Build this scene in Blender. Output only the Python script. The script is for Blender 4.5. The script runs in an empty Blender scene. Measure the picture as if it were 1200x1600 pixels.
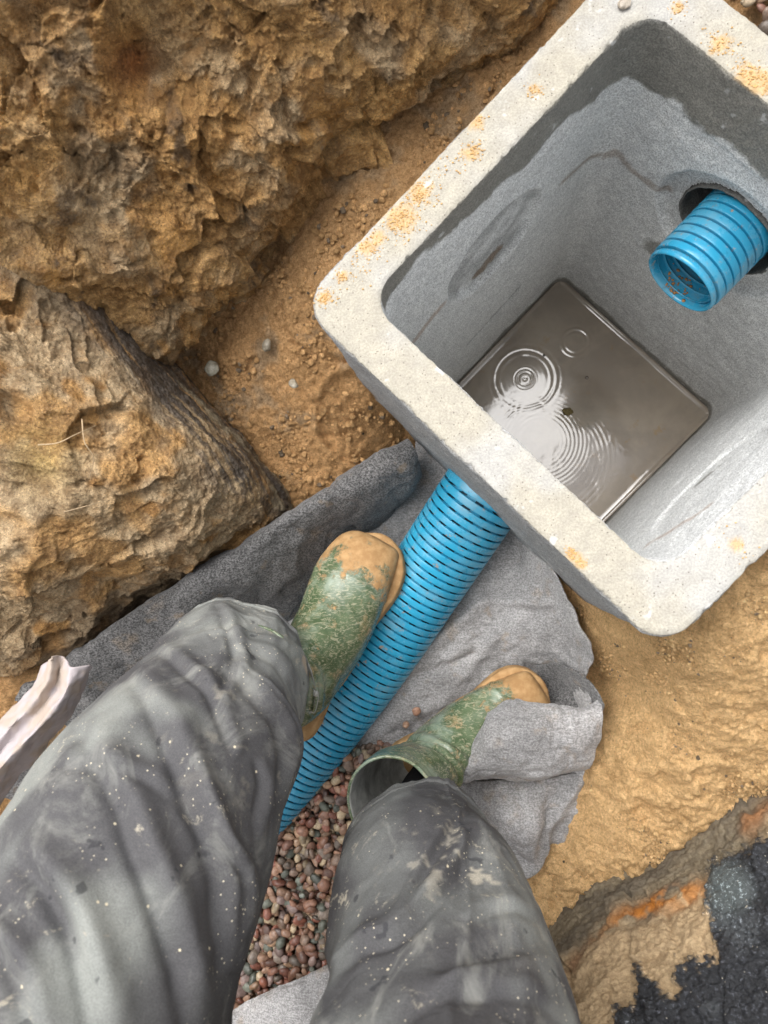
import bpy, math, random
import numpy as np
from mathutils import Vector, Matrix

random.seed(7)
rng = np.random.default_rng(11)
SC = bpy.context.scene
COL = SC.collection

# ------------------------------------------------------------------ camera
CAM_Z = 1.20                       # phone held 1.2 m above the trench bottom
FPX = 1110.0                       # focal length in pixels of the 1200 x 1600 photograph
AX, AY = 0.0467, 0.1282            # tilt from straight down
_ca, _sa, _cb, _sb = math.cos(AX), math.sin(AX), math.cos(AY), math.sin(AY)
ROT = np.array([[_cb, 0, _sb], [0, 1, 0], [-_sb, 0, _cb]]) @ np.array([[1, 0, 0], [0, _ca, -_sa], [0, _sa, _ca]])
cam_d = bpy.data.cameras.new('camera')
cam = bpy.data.objects.new('camera', cam_d)
COL.objects.link(cam)
m4 = Matrix([list(ROT[i]) + [0] for i in range(3)] + [[0, 0, 0, 1]])
cam.matrix_world = Matrix.Translation((0, 0, CAM_Z)) @ m4
cam_d.sensor_fit = 'VERTICAL'
cam_d.sensor_height = 32.0
cam_d.sensor_width = 24.0
cam_d.lens = FPX / 1600 * 32.0
cam_d.clip_start = 0.02
cam_d.clip_end = 400
cam_d.dof.use_dof = True
cam_d.dof.focus_distance = 1.0
cam_d.dof.aperture_fstop = cam_d.lens / 3.6   # 3.6 mm opening, as on a phone
SC.camera = cam

# ------------------------------------------------------------------ sky, sun, exposure
SUN_EL, SUN_AZ = math.radians(62), math.radians(128)    # azimuth measured from +X
w = bpy.data.worlds.new('World')
SC.world = w
w.use_nodes = True
wn = w.node_tree.nodes
wl = w.node_tree.links
sky = wn.new('ShaderNodeTexSky')
sky.sky_type = 'NISHITA'
sky.sun_disc = False
sky.sun_elevation = SUN_EL
sky.sun_rotation = math.pi / 2 - SUN_AZ
sky.air_density = 1.0
sky.dust_density = 4.0
hs = wn.new('ShaderNodeHueSaturation')
hs.inputs['Saturation'].default_value = 0.14       # overcast: nearly grey
wl.new(sky.outputs[0], hs.inputs['Color'])
bgn = wn['Background']
bgn.inputs['Strength'].default_value = 0.15
wl.new(hs.outputs[0], bgn.inputs[0])
sd = bpy.data.lights.new('sun', 'SUN')
sd.energy = 1.5
sd.angle = math.radians(58)
sd.color = (1.0, 0.98, 0.95)
so = bpy.data.objects.new('sun', sd)
COL.objects.link(so)
sdir = Vector((math.cos(SUN_EL) * math.cos(SUN_AZ), math.cos(SUN_EL) * math.sin(SUN_AZ), math.sin(SUN_EL)))
so.rotation_euler = sdir.to_track_quat('Z', 'Y').to_euler()
SC.view_settings.view_transform = 'Standard'
SC.view_settings.look = 'None'
SC.view_settings.gamma = 1
SC.view_settings.exposure = 0.92
SC.cycles.max_bounces = 8
SC.cycles.diffuse_bounces = 4

# ------------------------------------------------------------------ helpers
def P(u, v, z):
    """world point at height z seen at photograph pixel (u, v)"""
    d = ROT @ np.array([(u - 600) / FPX, (800 - v) / FPX, -1.0])
    t = (z - CAM_Z) / d[2]
    return np.array([d[0] * t, d[1] * t, z])

_perm = np.random.default_rng(5).permutation(256)
_perm = np.concatenate([_perm, _perm, _perm])
_g = np.random.default_rng(6).normal(size=(256, 3))
_g /= np.linalg.norm(_g, axis=1)[:, None]

def perlin(p):
    i = np.floor(p).astype(int)
    f = p - i
    i &= 255
    s = f * f * f * (f * (f * 6 - 15) + 10)
    out = 0
    for dx in (0, 1):
        for dy in (0, 1):
            for dz in (0, 1):
                h = _perm[_perm[_perm[(i[:, 0] + dx) & 255] + ((i[:, 1] + dy) & 255)] + ((i[:, 2] + dz) & 255)]
                g = _g[h]
                d = g[:, 0] * (f[:, 0] - dx) + g[:, 1] * (f[:, 1] - dy) + g[:, 2] * (f[:, 2] - dz)
                wx = s[:, 0] if dx else 1 - s[:, 0]
                wy = s[:, 1] if dy else 1 - s[:, 1]
                wz = s[:, 2] if dz else 1 - s[:, 2]
                out = out + d * wx * wy * wz
    return out * 1.5

def fbm(p, scale, octv=4, gain=0.5, lac=2.1, off=0.0):
    q = p / scale + off
    a, s, t = 1.0, 0, 0
    for k in range(octv):
        s = s + a * perlin(q + k * 17.3)
        t += a
        a *= gain
        q = q * lac
    return s / t * 1.6

def ridged(p, scale, octv=4, off=0.0):
    q = p / scale + off
    a, s, t = 1.0, 0, 0
    for k in range(octv):
        s = s + a * (1 - 2 * np.abs(perlin(q + k * 9.1)))
        t += a
        a *= 0.5
        q = q * 2.1
    return s / t

def worley(p, scale, off=0.0):
    """distance to nearest and second feature point, and the cell's random value"""
    q = p / scale + off
    i = np.floor(q).astype(int)
    f = q - i
    d1 = np.full(len(p), 9.0)
    d2 = np.full(len(p), 9.0)
    cid = np.zeros(len(p), int)
    for dx in (-1, 0, 1):
        for dy in (-1, 0, 1):
            for dz in (-1, 0, 1):
                h = _perm[_perm[_perm[(i[:, 0] + dx) & 255] + ((i[:, 1] + dy) & 255)] + ((i[:, 2] + dz) & 255)]
                c = np.stack([dx + 0.5 + _g[h][:, 0] * .45, dy + 0.5 + _g[h][:, 1] * .45, dz + 0.5 + _g[h][:, 2] * .45], 1)
                d = np.linalg.norm(c - f, axis=1)
                new = d < d1
                d2 = np.where(new, d1, np.minimum(d2, d))
                cid = np.where(new, h, cid)
                d1 = np.where(new, d, d1)
    return d1, d2, cid / 255.0

def facets(p, scale, off=0.0):
    """flat faces as on broken clay: every cell gets its own tilted plane"""
    q = p / scale + off
    i = np.floor(q).astype(int)
    f = q - i
    d1 = np.full(len(p), 9.0)
    val = np.zeros(len(p))
    for dx in (-1, 0, 1):
        for dy in (-1, 0, 1):
            for dz in (-1, 0, 1):
                h = _perm[_perm[_perm[(i[:, 0] + dx) & 255] + ((i[:, 1] + dy) & 255)] + ((i[:, 2] + dz) & 255)]
                c = np.stack([dx + 0.5 + _g[h][:, 0] * .45, dy + 0.5 + _g[h][:, 1] * .45, dz + 0.5 + _g[h][:, 2] * .45], 1)
                v = f - c
                d = np.linalg.norm(v, axis=1)
                new = d < d1
                g = _g[(h * 7 + 31) & 255]
                val = np.where(new, (v * g).sum(1) + g[:, 0] * .25, val)
                d1 = np.where(new, d, d1)
    return val

def sstep(a, b, x):
    t = np.clip((x - a) / (b - a), 0, 1)
    return t * t * (3 - 2 * t)

def sd_poly(xy, poly):
    """signed distance to a polygon in the ground plane, negative inside"""
    poly = np.asarray(poly)[:, :2]
    d = np.full(len(xy), 1e9)
    ins = np.zeros(len(xy), bool)
    n = len(poly)
    for k in range(n):
        a, b = poly[k], poly[(k + 1) % n]
        e = b - a
        wv = xy - a
        t = np.clip((wv @ e) / (e @ e), 0, 1)
        d = np.minimum(d, np.linalg.norm(wv - t[:, None] * e, axis=1))
        c = ((a[1] <= xy[:, 1]) != (b[1] <= xy[:, 1]))
        with np.errstate(divide='ignore', invalid='ignore'):
            xi = a[0] + (xy[:, 1] - a[1]) / (b[1] - a[1] + 1e-12) * (b[0] - a[0])
        ins ^= c & (xy[:, 0] < xi)
    return np.where(ins, -d, d)

def sd_line(p, pts):
    d = np.full(len(p), 1e9)
    for a, b in zip(pts[:-1], pts[1:]):
        a = np.asarray(a, float); b = np.asarray(b, float)
        e = b - a
        wv = p - a
        t = np.clip((wv @ e) / (e @ e), 0, 1)
        d = np.minimum(d, np.linalg.norm(wv - t[:, None] * e, axis=1))
    return d

def mesh(name, V, F, mat=None, parent=None, col=None, wet=None, smooth=True, solid=0.0, solid_off=-1.0):
    """F: (n,4) or (n,3) int array, or list of arrays"""
    me = bpy.data.meshes.new(name)
    V = np.asarray(V, np.float32)
    if not isinstance(F, list):
        F = [F]
    F = [np.asarray(f, np.int32) for f in F if len(f)]
    me.vertices.add(len(V))
    me.vertices.foreach_set('co', V.ravel())
    loops = np.concatenate([f.ravel() for f in F])
    sizes = np.concatenate([np.full(len(f), f.shape[1], np.int32) for f in F])
    starts = np.concatenate([[0], np.cumsum(sizes)[:-1]]).astype(np.int32)
    me.loops.add(len(loops))
    me.loops.foreach_set('vertex_index', loops)
    me.polygons.add(len(sizes))
    me.polygons.foreach_set('loop_start', starts)
    me.polygons.foreach_set('loop_total', sizes)
    me.update(calc_edges=True)
    me.validate()
    me.polygons.foreach_set('use_smooth', np.full(len(me.polygons), smooth))
    if col is not None:
        a = me.color_attributes.new('Col', 'FLOAT_COLOR', 'POINT')
        c = np.ones((len(V), 4), np.float32)
        c[:, :3] = np.clip(col, 0, 1)
        if wet is not None:
            c[:, 3] = wet
        else:
            c[:, 3] = 0
        a.data.foreach_set('color', c.ravel())
    o = bpy.data.objects.new(name, me)
    COL.objects.link(o)
    if mat:
        me.materials.append(mat)
    if parent:
        o.parent = parent
    if solid:
        m = o.modifiers.new('thick', 'SOLIDIFY')
        m.thickness = solid
        m.offset = solid_off
    return o

def tag(o, label=None, cat=None, group=None, kind=None):
    if label: o['label'] = label
    if cat: o['category'] = cat
    if group: o['group'] = group
    if kind: o['kind'] = kind
    return o

def empty(name, loc, label, cat, group=None):
    o = bpy.data.objects.new(name, None)
    COL.objects.link(o)
    o.location = loc
    o.empty_display_size = .05
    return tag(o, label, cat, group)

def grid_faces(nu, nv, wrap=False):
    a = np.arange(nu * nv).reshape(nu, nv)
    if wrap:
        b = np.roll(a, -1, axis=1)
        return np.stack([a[:-1], b[:-1], b[1:], a[1:]], -1).reshape(-1, 4)
    return np.stack([a[:-1, :-1], a[:-1, 1:], a[1:, 1:], a[1:, :-1]], -1).reshape(-1, 4)

def _cr(T, n, axis=0, tt=None):
    """Catmull-Rom along an axis of a control table"""
    T = np.moveaxis(np.asarray(T, float), axis, 0)
    m = len(T)
    E = np.concatenate([[2 * T[0] - T[1]], T, [2 * T[-1] - T[-2]]])
    t = np.linspace(0, m - 1, n) if tt is None else tt
    k = np.minimum(t.astype(int), m - 2)
    f = (t - k).reshape(-1, *([1] * (T.ndim - 1)))
    p0, p1, p2, p3 = E[k], E[k + 1], E[k + 2], E[k + 3]
    r = .5 * (2 * p1 + (p2 - p0) * f + (2 * p0 - 5 * p1 + 4 * p2 - p3) * f ** 2 + (3 * p1 - p0 - 3 * p2 + p3) * f ** 3)
    return np.moveaxis(r, 0, axis)

def table(rows):
    return np.array([[P(*c) for c in r] for r in rows])

def patch(T, nu, nv):
    return _cr(_cr(T, nu, 0), nv, 1)

def normals(G):
    du = np.gradient(G, axis=0)
    dv = np.gradient(G, axis=1)
    n = np.cross(du, dv)
    n /= np.linalg.norm(n, axis=2)[..., None] + 1e-12
    return n

def blur1(G, k):
    for _ in range(k):
        H = G.copy()
        H[1:-1] = (G[:-2] + 2 * G[1:-1] + G[2:]) / 4
        G = H.copy()
        G[:, 1:-1] = (H[:, :-2] + 2 * H[:, 1:-1] + H[:, 2:]) / 4
    return G

def lerp(a, b, t):
    a = np.asarray(a, float); b = np.asarray(b, float)
    t = np.asarray(t)[..., None]
    return a * (1 - t) + b * t

# ------------------------------------------------------------------ materials
class MB:
    def __init__(s, name):
        s.m = bpy.data.materials.new(name)
        s.m.use_nodes = True
        s.n = s.m.node_tree.nodes
        s.l = s.m.node_tree.links
        s.b = s.n['Principled BSDF']
        s.co = s.n.new('ShaderNodeTexCoord').outputs['Object']
    def noise(s, scale, detail=4, rough=.6, dist=0, vec=None):
        t = s.n.new('ShaderNodeTexNoise')
        t.inputs['Scale'].default_value = scale
        t.inputs['Detail'].default_value = detail
        t.inputs['Roughness'].default_value = rough
        t.inputs['Distortion'].default_value = dist
        s.l.new(vec or s.co, t.inputs['Vector'])
        return t.outputs[0]
    def vor(s, scale, feat='F1', vec=None, out=0, rand=1.0):
        t = s.n.new('ShaderNodeTexVoronoi')
        t.feature = feat
        t.inputs['Scale'].default_value = scale
        t.inputs['Randomness'].default_value = rand
        s.l.new(vec or s.co, t.inputs['Vector'])
        return t.outputs[out]
    def mapv(s, scale=(1, 1, 1), rot=(0, 0, 0)):
        t = s.n.new('ShaderNodeMapping')
        t.inputs['Scale'].default_value = scale
        t.inputs['Rotation'].default_value = rot
        s.l.new(s.co, t.inputs[0])
        return t.outputs[0]
    def rng(s, x, a, b, c=0.0, d=1.0):
        t = s.n.new('ShaderNodeMapRange')
        t.interpolation_type = 'SMOOTHSTEP'
        for k, v in zip((1, 2, 3, 4), (a, b, c, d)):
            t.inputs[k].default_value = v
        s.l.new(x, t.inputs[0])
        return t.outputs[0]
    def math(s, op, a, b):
        t = s.n.new('ShaderNodeMath')
        t.operation = op
        for k, v in enumerate((a, b)):
            if isinstance(v, (int, float)): t.inputs[k].default_value = v
            else: s.l.new(v, t.inputs[k])
        return t.outputs[0]
    def mix(s, f, a, b, mode='MIX'):
        t = s.n.new('ShaderNodeMix')
        t.data_type = 'RGBA'
        t.blend_type = mode
        for k, v in ((0, f), (6, a), (7, b)):
            if isinstance(v, (int, float)): t.inputs[k].default_value = v
            elif isinstance(v, (tuple, list)): t.inputs[k].default_value = (*v[:3], 1)
            else: s.l.new(v, t.inputs[k])
        return t.outputs[2]
    def attr(s):
        t = s.n.new('ShaderNodeAttribute')
        t.attribute_name = 'Col'
        return t
    def bump(s, h, dist, strength=1.0, prev=None):
        t = s.n.new('ShaderNodeBump')
        t.inputs['Strength'].default_value = strength
        t.inputs['Distance'].default_value = dist
        s.l.new(h, t.inputs['Height'])
        if prev is not None: s.l.new(prev, t.inputs['Normal'])
        return t.outputs[0]
    def done(s, col, rough, nrm=None, spec=.4):
        for k, v in (('Base Color', col), ('Roughness', rough), ('Specular IOR Level', spec)):
            if isinstance(v, (int, float)): s.b.inputs[k].default_value = v
            elif isinstance(v, (tuple, list)): s.b.inputs[k].default_value = (*v[:3], 1)
            else: s.l.new(v, s.b.inputs[k])
        if nrm is not None: s.l.new(nrm, s.b.inputs['Normal'])
        return s.m

def mat_soil():
    b = MB('clay_soil')
    a = b.attr()
    c = a.outputs['Color']
    n1 = b.noise(55, 8, .75)
    n2 = b.noise(330, 4, .75)
    v = b.vor(220)
    c = b.mix(b.rng(n1, .40, .60), b.mix(1.0, c, (.55, .50, .44), 'MULTIPLY'), c)
    c = b.mix(b.rng(n2, .5, .64, 0, .8), c, b.mix(1.0, c, (1.55, 1.55, 1.55), 'MULTIPLY'))
    c = b.mix(b.rng(b.noise(700, 2, .6), .58, .68, 0, .7), c, (.05, .04, .03))
    c = b.mix(b.rng(b.noise(18, 5, .65, .5), .56, .7, 0, .55), c, (.46, .24, .08))
    nr = b.bump(n1, .009, .9)
    nr = b.bump(n2, .0035, .9, nr)
    nr = b.bump(v, .002, .7, nr)
    wet = a.outputs['Alpha']
    r = b.rng(wet, 0, 1, .8, .34)
    return b.done(c, r, nr, .45)

def mat_sand():
    b = MB('sand')
    a = b.attr()
    c = a.outputs['Color']
    g = b.noise(300, 5, .85)
    n1 = b.noise(90, 6, .75)
    c = b.mix(b.rng(n1, .38, .62), b.mix(1.0, c, (.86, .83, .79), 'MULTIPLY'), c)
    c = b.mix(b.rng(g, .50, .58, 0, 1.0), c, b.mix(1.0, c, (1.22, 1.26, 1.34), 'MULTIPLY'))
    c = b.mix(b.rng(b.noise(260, 5, .85), .50, .57, 0, .55), c, b.mix(1.0, c, (.50, .44, .38), 'MULTIPLY'))
    nr = b.bump(n1, .0025, .6)
    nr = b.bump(g, .0040, 1.0, nr)
    nr = b.bump(b.noise(260, 5, .85), .0035, 1.0, nr)
    return b.done(c, 1.0, nr, .0)

def mat_concrete(lo=.64, hi=1.16):
    b = MB('concrete')
    a = b.attr()
    c = a.outputs['Color']
    wet = a.outputs['Alpha']
    g = b.noise(420, 3, .75)
    n1 = b.noise(60, 5, .65)
    c = b.mix(b.rng(n1, .35, .7), b.mix(1.0, c, (.84, .84, .85), 'MULTIPLY'), c)
    c = b.mix(b.rng(g, .40, .60), b.mix(1.0, c, (lo, lo, lo), 'MULTIPLY'), b.mix(1.0, c, (hi, hi, hi), 'MULTIPLY'))
    c = b.mix(b.rng(b.vor(170), .10, .16, .75, 0), c, (.13, .11, .09))
    c = b.mix(b.rng(b.noise(35, 3, .6), .63, .7, 0, .5), c, (.7, .7, .69))
    nr = b.bump(n1, .0015, .6)
    nr = b.bump(g, .0012, .8, nr)
    nr = b.bump(b.vor(300), .0006, .5, nr)
    return b.done(c, b.rng(wet, 0, 1, .85, .5), nr, .4)

def mat_fabric(sp=1.0):
    b = MB('geotextile')
    a = b.attr()
    c = a.outputs['Color']
    g = b.noise(340, 4, .8)
    fib = b.noise(1.0, 3, .7, 1.2, b.mapv((50, 520, 200), (0, 0, .9)))
    fib2 = b.noise(1.0, 3, .7, 1.2, b.mapv((480, 60, 200), (0, 0, .6)))
    k1 = .40 + .32 * (1 - sp)
    c = b.mix(b.rng(g, .42, .58), b.mix(1.0, c, (k1, k1, k1), 'MULTIPLY'), b.mix(1.0, c, (1.15 + .25 * sp,) * 3, 'MULTIPLY'))
    c = b.mix(b.rng(b.noise(7, 3, .6, .6), .35, .62), b.mix(1.0, c, (.72, .72, .72), 'MULTIPLY'), c)
    c = b.mix(b.rng(fib, .45, .62, 0, .7), c, b.mix(1.0, c, (1.5, 1.5, 1.52), 'MULTIPLY'))
    c = b.mix(b.rng(fib2, .55, .7, 0, .45), c, b.mix(1.0, c, (.55, .55, .55), 'MULTIPLY'))
    c = b.mix(b.rng(b.noise(28, 4, .6), .6, .72, 0, .35), c, (.30, .21, .12))
    nr = b.bump(g, .0015, .6)
    nr = b.bump(fib, .001, .5, nr)
    b.b.inputs['Sheen Weight'].default_value = .2
    return b.done(c, .95, nr, .15)

def mat_pipe():
    b = MB('blue_plastic')
    n = b.noise(22, 5, .7)
    c = b.mix(b.rng(b.noise(6, 3, .6), .3, .7), (.022, .27, .45), (.035, .34, .54))
    dirt = b.rng(b.noise(90, 7, .8), .59, .66, 0, .85)
    c = b.mix(dirt, c, (.46, .26, .11))
    pale_gloss = b.rng(n, .42, .7, 0, .30)  # mottled whitish reflections of the plastic, put into the colour
    c = b.mix(pale_gloss, c, (.25, .34, .36))
    c = b.mix(b.rng(b.noise(40, 4, .7), .6, .66, 0, .25), c, (.01, .06, .10))
    nr = b.bump(b.noise(60, 3), .0008, .5)
    nr = b.bump(dirt, .0008, .6, nr)
    return b.done(c, b.rng(n, .3, .75, .16, .42), nr, .6)

def mat_boot():
    b = MB('green_rubber')
    a = b.attr()
    c = a.outputs['Color']
    wet = a.outputs['Alpha']      # mud amount
    base = b.mix(b.rng(b.noise(30, 4, .6), .35, .7), (.055, .088, .04), (.11, .15, .08))
    scr = b.noise(1.0, 5, .75, 2.0, b.mapv((60, 170, 90), (.3, .2, .6)))
    base = b.mix(b.rng(scr, .48, .64, 0, .75), base, (.38, .36, .24))
    base = b.mix(b.rng(b.noise(14, 5, .65), .47, .66, 0, .7), base, (.27, .33, .26))
    base = b.mix(b.rng(b.noise(24, 6, .75), .52, .66, 0, .6), base, (.42, .30, .16))
    mudn = b.noise(48, 7, .72)
    k = b.math('ADD', wet, b.math('MULTIPLY', b.math('SUBTRACT', mudn, .5), 2.0))
    k = b.rng(k, .36, .66)
    mud = b.mix(b.rng(b.noise(70, 4, .6), .35, .7), (.34, .19, .075), (.47, .29, .13))
    c = b.mix(k, base, mud)
    nr = b.bump(k, .0012, .7)
    nr = b.bump(b.noise(500, 3), .0005, .5, nr)
    return b.done(c, b.rng(k, 0, 1, .24, .8), nr, .5)

def mat_trousers():
    b = MB('work_cloth')
    a = b.attr()
    c = a.outputs['Color']
    weave = b.noise(900, 2, .6)
    c = b.mix(b.rng(weave, .35, .65), b.mix(1.0, c, (.82, .82, .82), 'MULTIPLY'), b.mix(1.0, c, (1.12, 1.12, 1.12), 'MULTIPLY'))
    # pale worn cloth, smears of dried mud, fine splashes, dark drops
    sm = b.noise(1.0, 6, .7, 1.0, b.mapv((16, 9, 9), (.2, .4, .5)))
    c = b.mix(b.rng(sm, .50, .70, 0, .45), c, (.33, .33, .30))
    c = b.mix(b.rng(b.noise(24, 7, .78, .8), .60, .68, 0, .75), c, (.42, .38, .30))
    sp = b.rng(b.vor(170), .09, .16, 1, 0)
    spm = b.rng(b.noise(14, 3, .6), .47, .6)
    c = b.mix(b.math('MULTIPLY', sp, spm), c, (.62, .55, .42))
    sp2 = b.math('MULTIPLY', b.rng(b.vor(48), .05, .075, 1, 0), b.rng(b.noise(8, 2), .5, .55))
    c = b.mix(sp2, c, (.66, .58, .42))
    c = b.mix(b.rng(b.noise(40, 3, .5), .68, .72, 0, .6), c, (.03, .03, .035))
    nr = b.bump(weave, .0004, .4)
    nr = b.bump(b.noise(1, 6, .7, 1.5, b.mapv((30, 60, 40), (.4, .2, .9))), .003, .4, nr)
    return b.done(c, .95, nr, .12)

def mat_gravel():
    b = MB('pebbles')
    a = b.attr()
    c = a.outputs['Color']
    c = b.mix(b.rng(b.noise(150, 5, .7), .35, .65), b.mix(1.0, c, (.6, .58, .56), 'MULTIPLY'), c)
    c = b.mix(b.rng(b.noise(500, 3, .7), .6, .7, 0, .6), c, b.mix(1.0, c, (1.7, 1.65, 1.6), 'MULTIPLY'))
    nr = b.bump(b.noise(260, 4, .7), .0012, .6)
    return b.done(c, b.rng(b.noise(60, 2), .3, .7, .25, .6), nr, .5)

def mat_asphalt():
    b = MB('black_bitumen')
    a = b.attr()
    c = a.outputs['Color']
    wet = a.outputs['Alpha']
    n1 = b.noise(120, 6, .75)
    c2 = b.mix(b.rng(b.noise(230, 5, .8), .55, .63, 0, .9), c, b.mix(1.0, c, (6, 6, 6.2), 'MULTIPLY'))
    sp = b.math('MULTIPLY', b.rng(b.vor(120), .10, .15, 1, 0), b.rng(b.noise(50, 3), .5, .6))
    c2 = b.mix(sp, c2, (.6, .55, .46))
    c = b.mix(wet, b.mix(b.rng(n1, .35, .7), b.mix(1.0, c, (.6, .57, .54), 'MULTIPLY'), c), c2)
    nr = b.bump(n1, .005, .9)
    nr = b.bump(b.noise(600, 3), .0015, .8, nr)
    return b.done(c, b.rng(wet, 0, 1, .88, .38), nr, .45)

def mat_plain(name, col, rough=.8, var=.25, scale=60, bumpd=.001, spec=.3):
    b = MB(name)
    n = b.noise(scale, 5, .7)
    c = b.mix(b.rng(n, .3, .7), tuple(x * (1 - var) for x in col), tuple(min(1, x * (1 + var)) for x in col))
    return b.done(c, rough, b.bump(n, bumpd, .7), spec)

def mat_water():
    b = MB('muddy_water')
    n = b.noise(9, 5, .6, .4)
    c = b.mix(b.rng(n, .35, .7), (.25, .205, .16), (.33, .275, .21))
    c = b.mix(b.rng(b.noise(22, 5, .7), .60, .72, 0, .6), c, (.30, .19, .08))
    b.b.inputs['IOR'].default_value = 1.85
    return b.done(c, .085, None, .6)

M_soil, M_sand, M_conc, M_fab, M_pipe = mat_soil(), mat_sand(), mat_concrete(), mat_fabric(.15), mat_pipe()
M_fab2 = mat_fabric(1.0)
M_rim = mat_concrete(.86, 1.06)
M_boot, M_trou, M_grav, M_asph, M_water = mat_boot(), mat_trousers(), mat_gravel(), mat_asphalt(), mat_water()

# ------------------------------------------------------------------ chamber frame
CC = np.array([0.1874, 0.2721])
YAW = 0.0087
E1 = np.array([math.cos(YAW - math.pi / 4), math.sin(YAW - math.pi / 4)])     # towards lower right of the photo
E2 = np.array([math.cos(YAW + math.pi / 4), math.sin(YAW + math.pi / 4)])     # towards upper right
RIM_Z = CAM_Z - 0.7626
WATER_Z = RIM_Z - 0.782
HO, HI, HB = 0.27, 0.2147, 0.2115
def loc2w(a, b, z):
    a = np.asarray(a, float); b = np.asarray(b, float)
    xy = CC + a[..., None] * E1 + b[..., None] * E2
    return np.concatenate([xy, np.broadcast_to(np.asarray(z, float), a.shape)[..., None]], -1)
def w2loc(p):
    d = p[..., :2] - CC
    return d @ E1, d @ E2

# ------------------------------------------------------------------ ground (sand floor of the trench and the land around)
ctrl = [
    (900, 20, .345), (800, 120, .33), (700, 230, .32), (600, 330, .30), (520, 420, .28), (450, 480, .22), (480, 560, .19), (560, 600, .17),
    (590, 670, .11), (540, 700, .10), (480, 770, .07), (380, 600, .15), (650, 690, .03), (690, 715, .0), (640, 740, .01), (420, 540, .19), (430, 400, .22), (560, 260, .28),
    (700, 150, .30), (300, 560, .13), (300, 650, .08), (350, 760, .06),
    (600, 1000, -.04), (700, 950, -.03), (500, 1100, -.06), (450, 1400, -.06), (600, 850, -.02), (720, 800, -.02), (790, 835, -.02), (800, 950, -.02), (650, 1250, -.05),
    (500, 1550, -.06), (750, 1200, -.03), (300, 1000, .0), (300, 1300, -.03), (700, 1500, .0), (100, 1200, .02),
    (850, 890, .045), (900, 950, .05), (930, 1050, -.01), (1000, 990, .22), (1040, 1010, .30), (1150, 920, .36), (1250, 830, .37), (1120, 1050, .30),
    (970, 1120, .12), (1050, 1180, .20), (1150, 1180, .24), (950, 1250, .10), (880, 1350, .06), (1000, 1300, .15), (1100, 1250, .19), (1200, 1150, .25),
    (1250, 1000, .33), (860, 1430, .06), (860, 1270, .0), (950, 1400, .08), (1250, 1300, .12), (1000, 1550, .0), (1150, 1450, .06), (900, 1700, -.05), (1300, 1500, .1), (1150, 1750, .0),
    (1170, 20, .40), (1250, 80, .40), (1100, -60, .39), (1000, -80, .37), (1350, 300, .39), (1400, 600, .39), (1350, 800, .38), (900, -150, .37),
]
CP = np.array([P(*c) for c in ctrl])
ex = np.array([(-1.3, -1.2, .6), (-1.3, 0, .7), (-1.3, 1.2, .75), (0, 1.4, .72), (1.1, 1.3, .6), (1.2, .4, .5), (1.2, -.6, .55), (1.2, -1.3, .6), (.4, -1.4, .5), (-.3, -1.4, .15), (-.8, -1.4, .5),
               (.7, .9, .45), (.75, .4, .42), (.7, 0, .42), (0.2, .95, .45), (-.2, .95, .5), (-.7, -.3, .2), (-.2, -.8, -.05), (0, -.9, 0.)])
CP = np.concatenate([CP, ex])
_D = np.linalg.norm(CP[:, None, :2] - CP[None, :, :2], axis=2)
_A = np.block([[_D + np.eye(len(CP)) * -.012, np.ones((len(CP), 1))], [np.ones((1, len(CP))), np.zeros((1, 1))]])
_W = np.linalg.solve(_A, np.concatenate([CP[:, 2], [0]]))
def ground_z(xy):
    out = np.empty(len(xy))
    for k in range(0, len(xy), 20000):
        q = xy[k:k + 20000]
        out[k:k + 20000] = np.linalg.norm(q[:, None] - CP[None, :, :2], axis=2) @ _W[:-1] + _W[-1]
    return out

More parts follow.
